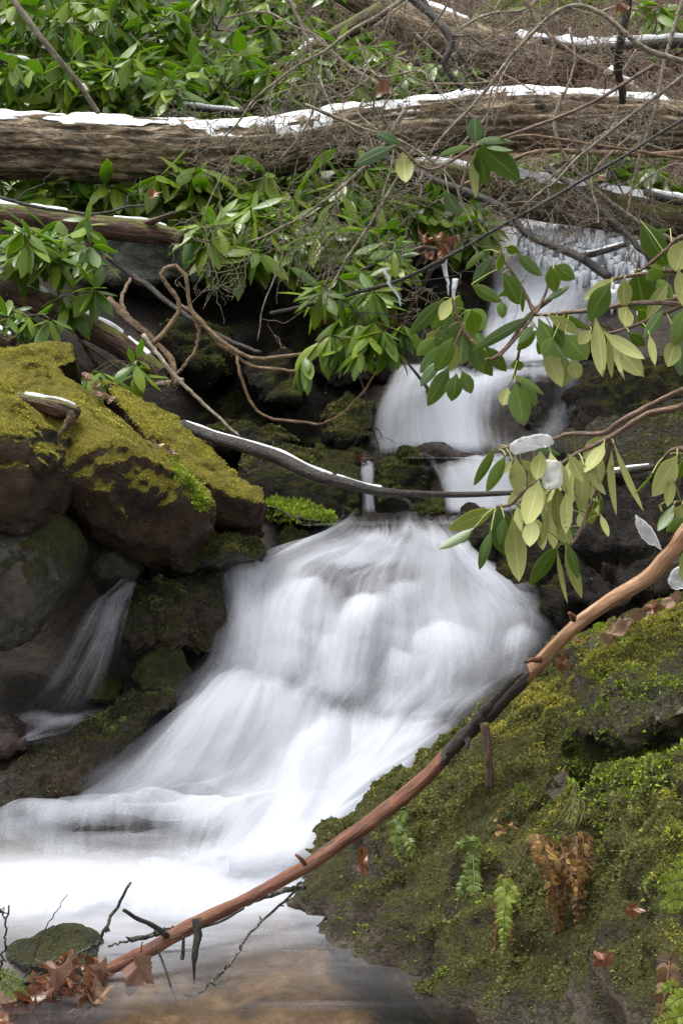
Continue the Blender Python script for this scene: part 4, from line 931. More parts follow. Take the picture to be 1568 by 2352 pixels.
log('stick', 'snowy broken stub poking out between the left boulders', [(40, 915, 4.12), (90, 925, 4.08), (140, 938, 4.04), (178, 948, 4.02)], [12, 15, 19, 13], 'bark_red', [(0.1, 0.97, 0.8, 0.010, 0.1)], 33, nseg=60, sides=24, furrow=.35, lump=.2, extra=stub2)
sb, fr_ = log('branch', 'dark branch with a line of melting snow reaching over the small falls', [(420, 975, 4.72), (480, 1000, 4.68), (560, 1025, 4.62), (640, 1052, 4.58), (720, 1090, 4.53), (800, 1112, 4.50), (880, 1130, 4.47), (960, 1134, 4.45), (1050, 1136, 4.44), (1130, 1134, 4.42), (1210, 1130, 4.40)],
    [12, 13, 15, 16, 15, 13, 11, 8, 7, 6, 5], 'bark_dark', [(0.0, 0.30, 0.7, 0.007, 0.4), (0.26, 0.46, 0.75, 0.009, 0.15), (0.46, 0.60, 0.7, 0.008, 0.15)], 41, cat='branch', nseg=200, sides=20, furrow=0.1)
mb = MB(); mb.tube(spline(PA([(900, 1134, 4.47), (935, 1150, 4.45), (950, 1175, 4.44)]), 8), np.linspace(.010, .004, 8), 7); mb.build('side_twig', M['bark_dark'], parent=sb)
for nm, lb, path, r, mt, sn in [
    ('stick', 'snow covered stick in front of the upper left thicket', [(-40, 120, 7.4), (20, 145, 7.4), (60, 155, 7.4), (106, 168, 7.4)], [10, 10, 10, 9], 'bark_dark', [(.0, .98, 1.1, .028, 0)]),
    ('stick', 'thin snowy stick lying just behind the big log at the thicket edge', [(385, 240, 7.0), (430, 246, 7.0), (480, 252, 7.0), (560, 258, 7.0)], [6, 7, 7, 6], 'bark_dark', [(.0, .98, 1.1, .014, .1)]),
    ('stick', 'long thin snowy limb across the brown brush at the top right', [(1240, 92, 8.0), (1330, 112, 8.0), (1430, 108, 8.0), (1520, 100, 8.0), (1620, 96, 8.0)], [8, 10, 12, 12, 12], 'bark_dark', [(.02, .3, 1., .02, .3), (.3, .55, 1., .02, .4), (.55, .98, 1.1, .028, .1)]),
    ('stick', 'slanting snowy limb in the brush right of the big log', [(1390, 165, 7.2), (1430, 190, 7.2), (1490, 230, 7.2), (1560, 275, 7.2)], [10, 11, 11, 10], 'bark_brush', [(.0, .45, .9, .02, .35)]),
    ('stick', 'broken snowy limb beside the mossy log on the right', [(1480, 440, 6.5), (1520, 455, 6.5), (1600, 470, 6.5)], [10, 10, 9], 'bark_dark', [(.0, .9, 1., .018, .3)]),
    ('stick', 'dark iced stick on the right bank behind the leaf spray', [(1340, 1085, 4.25), (1400, 1088, 4.22), (1450, 1080, 4.2), (1500, 1072, 4.2)], [8, 10, 9, 8], 'bark_dark', [(.3, .95, .9, .008, .3)]),
    ('stick', 'grey stick lying in the ice of the highest fall', [(1330, 590, 6.5), (1390, 575, 6.5), (1440, 560, 6.5)], [8, 7, 6], 'bark_dark', [(.1, .95, .9, .012, .3)]),
    ('pole', 'pale bare sapling leaning across the upper left thicket', [(10, -30, 5.9), (75, 60, 5.9), (130, 130, 5.95), (180, 190, 6.0), (225, 258, 6.05)], [7, 7, 7, 6, 6], 'bark_pale', [(.78, .84, 1.2, .014, 0)]),
    ('log', 'leaning mossy limb crossing behind the twigs at the top', [(560, 200, 8.2), (660, 150, 8.2), (760, 90, 8.2), (880, 25, 8.2)], [14, 17, 20, 22], 'bark_mossy', [(.4, .6, .7, .016, .5)]),
]:
    log(nm, lb, path, r, mt, sn, hash(lb) % 1 + len(lb), cat='log' if nm == 'log' else nm, nseg=80, sides=14, furrow=0.08)

# --- the peeled branch in the foreground
def mat_peeled():
    n = NT('peeled_wood'); c = n.attr('co3', 'Vector'); z = n.sep(c)[2]
    g = n.noise(n.vmul(c, (190, 190, 12)), 1.0, 6, 0.65, 0.5); g2 = n.noise(n.vmul(c, (40, 40, 9)), 1.0, 5, 0.65, 0.4)
    g3 = n.noise(n.vmul(c, (14, 14, 5)), 1.0, 4, 0.6)
    gg = n.math('ADD', n.math('MULTIPLY', g, 0.6), n.math('MULTIPLY', g2, 0.4))
    red = n.ramp(gg, [(0.36, (0.045, 0.014, 0.007)), (0.48, (0.13, 0.042, 0.017)), (0.58, (0.22, 0.085, 0.036)), (0.7, (0.30, 0.16, 0.09))])
    tan = n.ramp(gg, [(0.36, (0.13, 0.06, 0.03)), (0.48, (0.34, 0.18, 0.09)), (0.58, (0.50, 0.32, 0.19)), (0.7, (0.66, 0.5, 0.36))])
    col = n.mix(n.step(n.math('ADD', z, n.math('MULTIPLY', g3, 0.4)), 1.15, 1.45), red, tan)
    col = n.mix(n.math('MULTIPLY', n.step(g3, 0.58, 0.66), 0.55), col, (0.36, 0.11, 0.035))
    col = n.mix(n.math('MULTIPLY', n.step(g2, 0.40, 0.34), 0.7), col, (0.035, 0.02, 0.014))
    blk = n.ramp(n.math('ADD', n.math('MULTIPLY', g, .5), n.math('MULTIPLY', g2, .5)), [(0.35, (0.008, 0.006, 0.006)), (0.55, (0.03, 0.022, 0.018)), (0.75, (0.1, 0.07, 0.05))])
    col = n.mix(n.step(n.math('ADD', n.attr('bark'), n.math('MULTIPLY', n.math('SUBTRACT', g2, 0.5), 1.3)), 0.45, 0.55), col, blk)
    n.bump(n.math('ADD', g, n.math('MULTIPLY', g2, .7)), 0.9, 0.008)
    return n.p(Base_Color=col, Roughness=n.math('ADD', 0.38, n.math('MULTIPLY', g2, 0.3)))
M['peeled'] = mat_peeled()
BR = [(205, 2248, 2.70, 15), (330, 2188, 2.73, 18), (440, 2128, 2.77, 19), (560, 2068, 2.82, 17), (680, 2003, 2.88, 18), (760, 1950, 2.93, 19), (860, 1880, 2.97, 20), (960, 1800, 3.0, 20), (1040, 1718, 3.02, 20), (1110, 1652, 3.02, 21), (1170, 1590, 3.0, 23), (1230, 1530, 2.98, 21), (1310, 1447, 2.93, 21), (1400, 1380, 2.88, 22), (1480, 1332, 2.84, 22), (1545, 1262, 2.80, 24), (1620, 1160, 2.76, 25), (1700, 1050, 2.72, 25)]
bp = spline(np.concatenate((PA(BR), np.array([[px2m(a[3] * (0.88 if a[0] < 1000 else 0.78), a[2])] for a in BR])), 1), 260)
mb = MB(); mb.tube(bp[:, :3], bp[:, 3] * (1 + 0.05 * noise(np.stack((np.linspace(0, 40, 260), np.zeros(260), np.zeros(260)), -1), 5)), 24, rough=0.13, seed=3)
for (a, b, c, r) in [((1316, 1420, 2.88), (1312, 1414, 2.86), (1306, 1408, 2.85), 7), ((1322, 1466, 2.88), (1326, 1472, 2.85), (1328, 1474, 2.84), 5), ((1240, 1515, 2.94), (1222, 1516, 2.92), (1205, 1520, 2.9), 6), ((700, 1985, 2.86), (690, 1972, 2.85), (678, 1962, 2.85), 5)]:
    mb.tube(spline(PA([a, b, c]), 5), px2m(np.linspace(r * 1.2, r * .6, 5), 2.9), 9, rough=.25, seed=2)
zz = np.concatenate(mb.c)[:, 2]
tot = np.concatenate(([0], np.cumsum(np.linalg.norm(np.diff(bp[:, :3], axis=0), axis=1))))
pxb = spline(np.array(BR)[:, :1] * np.ones((1, 2)), 260)[:, 0]
vx = np.concatenate([np.asarray(v) for v in mb.v]); pxv = 784 + vx[:, 0] / vx[:, 1] * FPX
bark = 0.95 * sstep(990, 1040, pxv) * sstep(1235, 1195, pxv) + 0.3 * sstep(840, 870, pxv) * sstep(980, 930, pxv) * 0.5 + 0.28 * sstep(420, 360, pxv)
br = mb.build('branch', M['peeled'], extra={'bark': bark})
tag(br, 'stripped orange and tan branch leaning from the pool up over the near boulder', 'branch')
mb = MB()
mb.tube(spline(PA([(1025, 1735, 2.99), (1090, 1660, 2.98), (1120, 1620, 2.97), (1160, 1575, 2.96), (1200, 1545, 2.95)]), 24), px2m(0.72 * np.array([6, 14, 19, 20, 20, 17, 19, 22, 18, 16, 19, 21, 20, 17, 18, 20, 18, 15, 16, 15, 12, 10, 8, 5]), 2.97), 10, rough=0.3, seed=6)
mb.build('bark_ridge', M['bark_dark'], parent=br)
mb = MB(); mb.tube(spline(PA([(1112, 1660, 2.96), (1118, 1710, 2.95), (1122, 1760, 2.94), (1125, 1812, 2.93)]), 14), px2m(np.linspace(11, 9, 14), 2.95), 9, rough=.25, seed=7); mb.build('broken_limb', M['bark_red'], parent=br)
for pth, r in [([(452, 2110, 2.74), (455, 2150, 2.73), (447, 2200, 2.72), (446, 2258, 2.72)], [14, 11, 6, 2]), ([(422, 2150, 2.74), (421, 2180, 2.735), (419, 2205, 2.73)], [4, 4, 4]), ([(1070, 1690, 2.98), (1074, 1705, 2.97), (1068, 1722, 2.96)], [10, 8, 2])]:
    mb = MB(); mb.tube(spline(PA(pth), 14), px2m(spline(np.array(r, float)[:, None] * np.ones(2), 14)[:, 0], 2.73), 7, rough=.4, seed=11); mb.build('bark_strip', M['bark_dark'], parent=br)
for pth, r in [([(385, 2150, 2.74), (350, 2125, 2.72), (315, 2110, 2.7), (284, 2090, 2.68)], 7), ([(362, 2180, 2.73), (380, 2225, 2.70), (392, 2265, 2.68), (406, 2300, 2.66)], 3), ([(560, 2085, 2.80), (510, 2115, 2.78), (465, 2130, 2.77)], 4)]:
    mb = MB(); mb.tube(spline(PA(pth), 12), px2m(np.linspace(r, r * .6, 12), 2.72), 7, rough=.2, seed=13); mb.build('twig', M['bark_dark'], parent=br)
def twig_thing(name, label, paths, mat, group=None, budn=0, cat='twig'):
    mb = MB(); r_ = np.random.default_rng(len(label))
    for pth, r0, r1 in paths:
        p3 = spline(PA(pth), 30); p3 = p3 + 0.0015 * r_.normal(size=p3.shape)
        d = pth[0][2]
        mb.tube(p3, px2m(np.linspace(r0, r1, 30), d), 7, rough=.2, seed=3)
        for k in range(budn):
            i = r_.integers(3, 28); dv = unit(np.array((r_.normal(), -.3, r_.normal())))
            mb.tube(np.stack((p3[i], p3[i] + dv * .010)), px2m(np.array((r0 * .8, r0 * .5)), d), 5)
    return tag(mb.build(name, M[mat]), label, cat, group)
twig_thing('stick', 'lichen spotted stick lying behind the lower part of the stripped branch', [([(300, 2160, 2.86), (420, 2130, 2.86), (520, 2095, 2.9), (590, 2065, 2.95), (700, 2035, 3.02)], 6, 7), ([(400, 2130, 2.86), (350, 2148, 2.85), (250, 2172, 2.84)], 4, 3)], 'bark_lichen', budn=6, cat='stick')
twig_thing('twig', 'forked dark twig rising out of the wet leaf heap', [([(40, 2270, 2.66), (100, 2235, 2.66), (160, 2200, 2.66), (225, 2165, 2.66), (258, 2105, 2.66), (300, 2030, 2.64)], 5, 3.5)], 'bark_lichen', budn=5)
twig_thing('twig', 'slender budded twig dipping from the near boulder into the pool', [([(690, 2025, 2.9), (655, 2070, 2.86), (590, 2125, 2.8), (545, 2190, 2.74), (505, 2240, 2.7), (455, 2283, 2.66), (424, 2285, 2.66)], 3, 3)], 'bark_lichen', budn=9)
twig_thing('twig', 'upright dark twig at the lower left edge', [([(2, 2250, 2.6), (6, 2200, 2.6), (14, 2150, 2.6), (18, 2080, 2.6)], 3, 2), ([(12, 2110, 2.6), (0, 2090, 2.6), (-20, 2080, 2.6)], 2, 2)], 'bark_dark', budn=4)
twig_thing('twig', 'hair thin bent twig between leaf heap and foam', [([(45, 2270, 2.64), (75, 2210, 2.64), (95, 2150, 2.64), (125, 2100, 2.64), (155, 2055, 2.64)], 2, 1)], 'bark_dark')

# --- curled tan vine stems in the recess
twig_thing('vine', 'curled tan stem looping in front of the dark recess', [
    ([(350, 790, 5.0), (385, 755, 5.0), (410, 720, 5.0), (410, 690, 5.0), (388, 660, 5.0), (372, 632, 5.0), (385, 612, 5.0), (410, 615, 5.0), (428, 640, 5.0), (434, 690, 5.0), (440, 715, 5.0), (480, 755, 4.98), (530, 800, 4.96), (580, 820, 4.95), (640, 822, 4.93), (700, 812, 4.9)], 6, 4),
    ([(412, 700, 5.02), (450, 725, 5.0), (500, 785, 4.98), (545, 818, 4.97), (580, 840, 4.95), (650, 850, 4.92), (720, 858, 4.9)], 5, 3),
    ([(545, 818, 4.96), (552, 860, 4.95), (568, 910, 4.95), (600, 950, 4.95), (640, 966, 4.94), (700, 970, 4.93), (745, 973, 4.92), (790, 945, 4.9), (835, 895, 4.9), (865, 850, 4.9)], 4, 2.5),
    ([(436, 700, 5.0), (456, 760, 5.0), (445, 810, 5.0), (415, 850, 5.0), (385, 890, 5.0)], 5, 3.5)], 'bark_tan', cat='vine')
twig_thing('branch', 'black bare branch slanting through the recess', [([(180, 500, 5.7), (240, 580, 5.6), (330, 650, 5.5), (420, 720, 5.4), (520, 780, 5.35), (600, 810, 5.3)], 9, 4)], 'bark_dark', cat='branch')
twig_thing('branch', 'thin olive branch leaning on the dark rocks', [([(330, 770, 5.1), (400, 860, 5.0), (470, 930, 4.95), (552, 1005, 4.9)], 6, 3), ([(350, 885, 5.1), (390, 880, 5.1), (420, 875, 5.1)], 7, 6)], 'bark_dead', cat='branch')
twig_thing('branch', 'rusty root hanging from the cliff beside the log', [([(250, 690, 5.7), (300, 740, 5.6), (350, 780, 5.55), (395, 830, 5.5), (400, 870, 5.45)], 10, 7), ([(300, 740, 5.6), (280, 690, 5.7), (300, 640, 5.8)], 6, 4)], 'bark_tan', cat='root')

# ------------------------------------------------------------------ bare dead branches over the stream
def grow(mb, p, r0, r, level, dens, ln, kink, gz):
    n = len(p); T = unit(np.gradient(p, axis=0))
    tot = np.linalg.norm(np.diff(p, axis=0), axis=1).sum()
    for k in range(max(1, int(dens * tot + r.random()))):
        u = r.uniform(0.12, 1.0); i = min(n - 1, int(u * (n - 1)))
        side = unit(np.cross(T[i], r.normal(size=3)))
        side[1] *= 0.55
        d = unit(T[i] * r.uniform(0.25, 0.9) + side * r.uniform(0.5, 1.0) + np.array((0, 0, gz)))
        L = ln * r.uniform(0.4, 1.0) * (1 - 0.4 * u)
        m = 7
        q = p[i] + d * np.linspace(0, L, m)[:, None]
        q[1:] += np.cumsum(r.normal(0, kink * L / m, (m - 1, 3)), 0)
        rr = max(0.0012, r0 * 0.5 * (1 - 0.4 * u))
        mb.tube(q, np.linspace(rr, max(0.0009, rr * 0.4), m), 4 if level < 2 else 5, cap=False)
        if level > 0:
            grow(mb, q, rr, r, level - 1, dens * 1.5, ln * 0.5, kink, gz)

def dead_branch(label, path, r0, r1, mat='bark_dead', dens=7, ln=0.5, level=2, kink=0.5, gz=-0.05, seed=1, group=None):
    r = np.random.default_rng(seed); mb = MB()
    p = spline(PA(path), 40); L = np.linalg.norm(np.diff(p, axis=0), axis=1).sum()
    p = p + np.stack([0.012 * L * noise(np.stack((np.linspace(0, 9, 40), np.full(40, k * 7.7), np.zeros(40)), -1), seed) for k in range(3)], -1) * np.linspace(0, 1, 40)[:, None]
    mb.tube(p, np.linspace(r0, r1, 40), 7, rough=.15, seed=seed)
    grow(mb, p, (r0 + r1) * 0.4, r, level, dens, ln, kink, gz)
    return tag(mb.build('dead_branch', M[mat]), label, 'dead branch', group)

GRP = 'bare dead branches over the stream'
DB = [
    ('dark upright bare branch standing before the big log near the right edge', [(1450, -60, 5.3), (1432, 60, 5.35), (1420, 140, 5.4), (1432, 235, 5.5)], .018, .014, 'bark_dark', 3, .35, 2),
    ('dark crooked branch dropping onto the big log in the middle', [(900, -40, 6.0), (985, 30, 5.95), (1035, 90, 5.9), (1020, 150, 5.9), (1062, 205, 5.9)], .017, .012, 'bark_dark', 4, .35, 2),
    ('second dark crooked limb leaning beside the crooked one over the log', [(960, -20, 6.1), (1010, 60, 6.05), (1060, 130, 6.0), (1100, 205, 6.0)], .012, .008, 'bark_dark', 4, .35, 1),
    ('pale lichened bough arching from the top right corner to the middle', [(1600, 150, 5.0), (1480, 110, 5.0), (1380, 30, 5.0), (1290, 20, 5.0), (1180, 120, 5.0), (1080, 240, 5.0), (1000, 330, 5.0), (960, 430, 5.0)], .010, .004, 'bark_dead', 6, .5, 2),
    ('thick black branch slanting down across the icy highest fall', [(830, 340, 6.3), (1000, 415, 6.2), (1130, 465, 6.1), (1230, 545, 6.0), (1330, 590, 5.9), (1400, 640, 5.85)], .016, .018, 'bark_dark', 3, .3, 2),
    ('second black branch hanging right of the icy fall', [(1250, 380, 6.1), (1340, 450, 6.0), (1440, 540, 5.9), (1500, 610, 5.85)], .014, .012, 'bark_dark', 3, .3, 2),
    ('long straight brown branch rising from golden moss to the right edge', [(620, 720, 5.0), (760, 690, 4.95), (920, 640, 4.9), (1080, 560, 4.85), (1240, 470, 4.8), (1420, 370, 4.8), (1620, 240, 4.8)], .007, .005, 'bark_dark', 5, .45, 2),
    ('tan bare branch running level below the big log at the right', [(1640, 345, 5.5), (1500, 355, 5.5), (1380, 352, 5.5), (1250, 350, 5.5), (1150, 380, 5.5), (1060, 420, 5.5)], .013, .007, 'bark_tan', 4, .4, 2),
    ('arched red brown shoot above the tan branch', [(1600, 370, 5.3), (1480, 350, 5.3), (1350, 330, 5.3), (1240, 312, 5.3), (1150, 320, 5.3), (1060, 345, 5.3)], .006, .004, 'bark_tan', 3, .3, 1),
    ('spray of fine grey twigs hanging over the middle of the big log', [(640, -40, 5.0), (700, 80, 5.0), (730, 200, 5.0), (700, 300, 5.0), (640, 370, 5.0)], .006, .003, 'bark_dead', 11, .45, 2),
    ('spray of twigs falling left from the top middle over the thicket', [(1000, -50, 5.1), (860, 40, 5.05), (720, 130, 5.0), (600, 220, 5.0), (500, 330, 5.0)], .008, .003, 'bark_dead', 8, .5, 2),
    ('drooping twiggy bough in front of the leaves under the log', [(930, 250, 4.9), (860, 360, 4.9), (760, 450, 4.9), (650, 520, 4.9), (560, 560, 4.9)], .007, .003, 'bark_dead', 9, .5, 2),
    ('fine hanging twig fan before the golden moss ledge', [(950, 340, 4.8), (900, 430, 4.8), (840, 530, 4.8), (780, 620, 4.8), (740, 700, 4.8)], .006, .003, 'bark_dead', 8, .45, 2),
    ('grey twiggy bough crossing the right end of the big log', [(1640, 120, 5.2), (1520, 210, 5.2), (1400, 300, 5.2), (1290, 400, 5.2), (1200, 480, 5.2)], .008, .004, 'bark_dead', 9, .5, 2),
    ('steep grey bough at the right edge with a mesh of twigs', [(1580, -40, 5.4), (1530, 120, 5.4), (1500, 260, 5.4), (1460, 380, 5.4), (1440, 500, 5.4)], .009, .004, 'bark_dead', 10, .5, 2),
    ('curved lichened bough low over the crown of the mossy log', [(1560, 560, 5.4), (1450, 500, 5.4), (1330, 400, 5.4), (1270, 290, 5.4), (1320, 160, 5.4), (1300, 60, 5.4)], .010, .004, 'bark_dead', 7, .5, 2),
    ('stiff brown bough fanning out behind the highest log', [(1200, -30, 7.6), (1240, 60, 7.6), (1330, 130, 7.6), (1450, 190, 7.6)], .012, .006, 'bark_brush', 8, .7, 2),
    ('brown twiggy bough leaning left over the thicket edge', [(900, 210, 6.6), (800, 150, 6.6), (700, 60, 6.6), (640, -30, 6.6)], .010, .006, 'bark_brush', 8, .7, 2),
    ('wiry grey bough drooping past the single pale hanging leaf', [(700, 240, 4.7), (820, 290, 4.7), (930, 330, 4.7), (1030, 410, 4.7), (1080, 520, 4.7)], .006, .003, 'bark_dead', 8, .4, 2),
    ('loose grey twig spray above the broken log', [(560, 330, 5.2), (500, 420, 5.2), (470, 520, 5.2), (500, 640, 5.2)], .004, .002, 'bark_dead', 7, .35, 2),
    ('thin bare twig hanging against the black recess', [(640, 480, 5.0), (650, 580, 5.0), (610, 690, 5.0), (590, 780, 5.0)], .004, .002, 'bark_dead', 6, .35, 1),
    ('long dark bare stem crossing above the broken log', [(-40, 440, 5.4), (60, 470, 5.4), (200, 490, 5.4), (330, 470, 5.4)], .008, .004, 'bark_dark', 4, .3, 1),
    ('wet twigs hanging from the lip beside the tall dark rock', [(800, 800, 5.2), (830, 880, 5.2), (850, 960, 5.2), (870, 1040, 5.2)], .005, .002, 'bark_dark', 6, .2, 1),
    ('brittle reddish twig tangle below the slanting red log', [(180, 780, 5.3), (250, 830, 5.3), (310, 880, 5.3), (330, 950, 5.3)], .006, .003, 'bark_red', 12, .3, 2),
]
for k, (lb, pth, r0, r1, mt, dn, ln, lv) in enumerate(DB):
    dead_branch(lb, pth, r0, r1, mt, dn * 1.15, ln, lv, seed=200 + k, group=GRP)
r = np.random.default_rng(55)
for k in range(22):
    x, y = (r.uniform(900, 1560), r.uniform(-40, 460)) if k % 3 else (r.uniform(620, 900), r.uniform(-40, 330)); a = r.uniform(0, 6.28); L = r.uniform(140, 330); d = r.uniform(5.2, 6.6)
    pts = [(x + L * t * math.cos(a) + r.normal(0, 18), y + L * t * math.sin(a) + r.normal(0, 18) + 40 * t * t, d - .2 * t) for t in (-.5, -.2, .2, .5, .8)]
    dead_branch('fine bare twig in the tangle over the right half of the big log', pts, .005, .0022, ('bark_dead', 'bark_brush', 'bark_dead')[k % 3], 6.5, .42, 2, seed=400 + k, group='twigs tangled over the big log')
for k in range(12):
    x, y = r.uniform(880, 1560), r.uniform(-30, 190); a = r.uniform(0, 6.28); L = r.uniform(120, 280); d = r.uniform(7.0, 8.2)
    dead_branch('pale bare twig crossing the brown brush above the big log', [(x + L * t * math.cos(a) + r.normal(0, 14), y + L * t * math.sin(a) + r.normal(0, 14), d) for t in (-.5, -.2, .2, .5, .8)], .008, .003, 'bark_dead', 6, .5, 2, seed=500 + k, group='pale twigs in the brown brush')
# matted brown brush on the far slope
r = np.random.default_rng(77); mb = MB()
for k in range(2300):
    x = r.uniform(-0.3, 3.4) if k % 6 else r.uniform(1.2, 3.2); y = r.uniform(8.95, 11.0) if k % 6 else r.uniform(7.4, 8.4)
    if y < 7.6 and x < 1.25: x += 1.2
    z = float(ground_z(x, y)) - 0.02
    d = unit(np.array((r.normal(0, .8), r.normal(-.15, .4), r.uniform(.15, 1.0)))); L = r.uniform(.35, 1.1)
    q = np.array((x, y, z)) + d * np.linspace(0, L, 7)[:, None]; q[1:] += np.cumsum(r.normal(0, .02, (6, 3)), 0); q[:, 2] -= 0.25 * np.linspace(0, 1, 7) ** 2 * L
    mb.tube(q, np.linspace(.005, .0015, 7), 4, cap=False)
    grow(mb, q, .0035, r, 1, 7, .35, .5, 0)
tag(mb.build('brush', M['bark_brush'], origin=(0, 8, 3)), 'matted brown brush of dead twigs on the far slope', 'brush', kind='stuff')
# ------------------------------------------------------------------ rhododendrons
def stem_net(mb, root, tips, r0, rt, seed, sag=0.06):
    """stems joining every whorl to the nearest node nearer the root"""
    r = np.random.default_rng(seed)
    order = np.argsort(np.linalg.norm(tips - root, axis=1))
    nodes = [np.asarray(root, float)]
    L = max(1e-3, np.linalg.norm(tips - root, axis=1).max())
    for i in order:
        t = tips[i]; nd = np.array(nodes)
        k = np.argmin(np.linalg.norm(nd - t, axis=1) + 0.15 * np.linalg.norm(nd - root, axis=1))
        a = nd[k]; dl = np.linalg.norm(t - a)
        mid = (a + t) / 2 + r.normal(0, .10 * dl, 3) + np.array((0, 0, sag * dl))
        p = spline(np.stack((a, mid, t)), 9)
        ra = rt + (r0 - rt) * (1 - np.linalg.norm(a - root) / L) ** 1.5; rb = rt + (r0 - rt) * max(0, 1 - np.linalg.norm(t - root) / L) ** 1.5
        mb.tube(p, np.linspace(max(ra, rt), max(rb, rt), 9), 5, cap=False)
        nodes += [mid, t]

def whorl_arrays(c, ax, n, r, ln, spread=1.15, droop=0.35):
    """directions and normals of a whorl of hanging leaves"""
    ax = unit(ax)
    u = unit(np.cross(ax, np.array((0.31, 0.87, 0.2)))); v = np.cross(ax, u)
    ph = np.arange(n) * 2.399 + r.uniform(0, 6.28) + r.normal(0, .25, n)
    th = spread * r.uniform(0.65, 1.25, n)
    rad = u * np.cos(ph)[:, None] + v * np.sin(ph)[:, None]
    D = ax * np.cos(th)[:, None] + rad * np.sin(th)[:, None] + np.array((0, 0, -droop))
    D = unit(D + r.normal(0, .22, D.shape))
    N = unit(np.array((0, 0, .8)) + 0.4 * ax + 0.3 * rad + r.normal(0, .4, (n, 3)))
    L = ln * r.uniform(0.55, 1.2, n)
    return np.repeat(c[None], n, 0) + D * 0.006, D, N, L

def shrub(label, root, whorls, ln=0.13, far=True, seed=1, nl=(6, 10), r0=.012, group=None, droop=.75, name='rhododendron', cat='shrub', seg=4, axb=(0, -.45, .25), spread=1.15):
    """whorls: world points of the leaf clusters"""
    r = np.random.default_rng(seed); W = np.asarray(whorls, float)
    t = thing(name, label, cat, root, group)
    sm = MB(); stem_net(sm, np.asarray(root, float), W, r0, .0022, seed)
    sm.build('stems', M['bark_stem'], parent=t)
    lm = MB(); B, D, N, L = [], [], [], []
    for c in W:
        ax = unit(unit(c - np.asarray(root)) * 0.5 + np.array(axb) + r.normal(0, .3, 3))
        b, d, n_, l = whorl_arrays(c, ax, r.integers(*nl), r, ln, spread, droop)
        B.append(b); D.append(d); N.append(n_); L.append(l)
    B, D, N, L = map(np.concatenate, (B, D, N, L))
    leaves(lm, B, D, N, L, L * r.uniform(.14, .21, len(L)), r.uniform(.0, .8, len(L)), seg=seg, fold=r.uniform(.1, .3), rnd=r.random(len(L)) ** 1.3, pet=.07, tip=.9)
    lm.build('leaves', [M['leaf_far'], M['leaf_farunder']] if far else [M['leaf_top'], M['leaf_under']], parent=t)
    return t

def scatter(n, cx, cy, rx, ry, d0, d1, seed, minr=0.0):
    r = np.random.default_rng(seed); out = []
    while len(out) < n:
        a, b = r.uniform(-1, 1, 2)
        if a * a + b * b < 1:
            out.append(P(cx + a * rx, cy + b * ry, r.uniform(d0, d1)))
    return np.array(out)

def rootat(px, py, d):
    p = P(px, py, d); p[2] = float(ground_z(p[0], p[1])) - 0.03; return p

GT = 'rhododendron bushes on the far slope'
FAR = [  # label, root, cx, cy, rx, ry, d0, d1, n
    ('leafy bush filling the top left corner behind the pale sapling', (60, 260, 8.0), 60, 60, 130, 110, 7.2, 8.2, 46),
    ('dark leaved bush just above the left end of the big log', (90, 280, 7.6), 90, 205, 140, 70, 6.9, 7.5, 34),
    ('tall bush with long hanging leaves left of centre at the top', (270, 260, 8.0), 270, 70, 130, 110, 7.3, 8.3, 50),
    ('bush with big round tipped leaves behind the middle of the snow cap', (330, 280, 7.5), 310, 195, 130, 60, 6.9, 7.6, 34),
    ('bright bush at the top between the thicket and the leaning limb', (470, 260, 8.4), 480, 60, 130, 100, 7.8, 8.8, 42),
    ('loose bush behind the snowy stick', (520, 280, 7.9), 540, 185, 120, 70, 7.3, 8.0, 26),
    ('small bush showing between the dark crooked branches', (800, 270, 8.2), 800, 160, 110, 70, 7.6, 8.4, 22),
    ('pale bush far up under the highest trunk', (960, 270, 8.3), 990, 190, 100, 50, 7.8, 8.4, 16),
    ('sparse bush in the brown brush near the top right corner', (1480, 300, 8.6), 1500, 60, 90, 60, 8.0, 8.8, 10),
    ('bush at the top edge just right of the pale sapling', (180, 240, 8.8), 180, 0, 140, 80, 8.3, 9.2, 36),
    ('bush at the top edge above the leaning mossy limb', (640, 240, 9.3), 620, 0, 150, 80, 8.8, 9.6, 30),
    ('hazy green bush behind the twigs at the top middle', (700, 250, 9.0), 690, 110, 110, 80, 8.6, 9.2, 24),
    ('bright green bush behind the snowy limb at the top right', (1260, 300, 9.4), 1240, 50, 150, 70, 9.0, 9.6, 20),
    ('thin leafed bush between the two big logs at the right', (1330, 420, 7.6), 1330, 360, 150, 30, 7.0, 7.5, 12),
    ('shaded bush beneath the left part of the big log', (120, 520, 6.7), 150, 435, 170, 45, 6.2, 6.7, 30),
    ('green bush under the middle of the big log', (500, 540, 6.8), 460, 450, 130, 70, 6.1, 6.7, 44),
    ('bright bush hanging below the right half of the big log', (700, 560, 6.9), 680, 455, 140, 70, 6.1, 6.7, 52),
    ('bush beside the snowy end of the mossy log', (860, 540, 6.9), 850, 460, 100, 70, 6.2, 6.8, 30),
    ('drooping bush over the right edge of the cliff', (640, 620, 6.4), 590, 540, 130, 60, 5.7, 6.2, 34),
    ('bush with blue green leaves over the golden moss ledge', (800, 640, 6.4), 810, 560, 110, 60, 5.7, 6.2, 30),
    ('scrap of bright foliage by the right end of the mossy log', (1420, 470, 7.2), 1430, 420, 110, 50, 6.9, 7.3, 14),
    ('dark bush left of the highest fall', (1040, 560, 6.9), 1040, 500, 80, 50, 6.3, 6.8, 14),
]
for k, (lb, rt, cx, cy, rx, ry, d0, d1, n) in enumerate(FAR):
    shrub(lb, rootat(*rt), scatter(int(n * 1.35), cx, cy, rx * 1.08, ry * 1.08, d0, d1, 300 + k), ln=.155, seed=300 + k, group=GT)
GL = 'rhododendron sprays at the left edge'
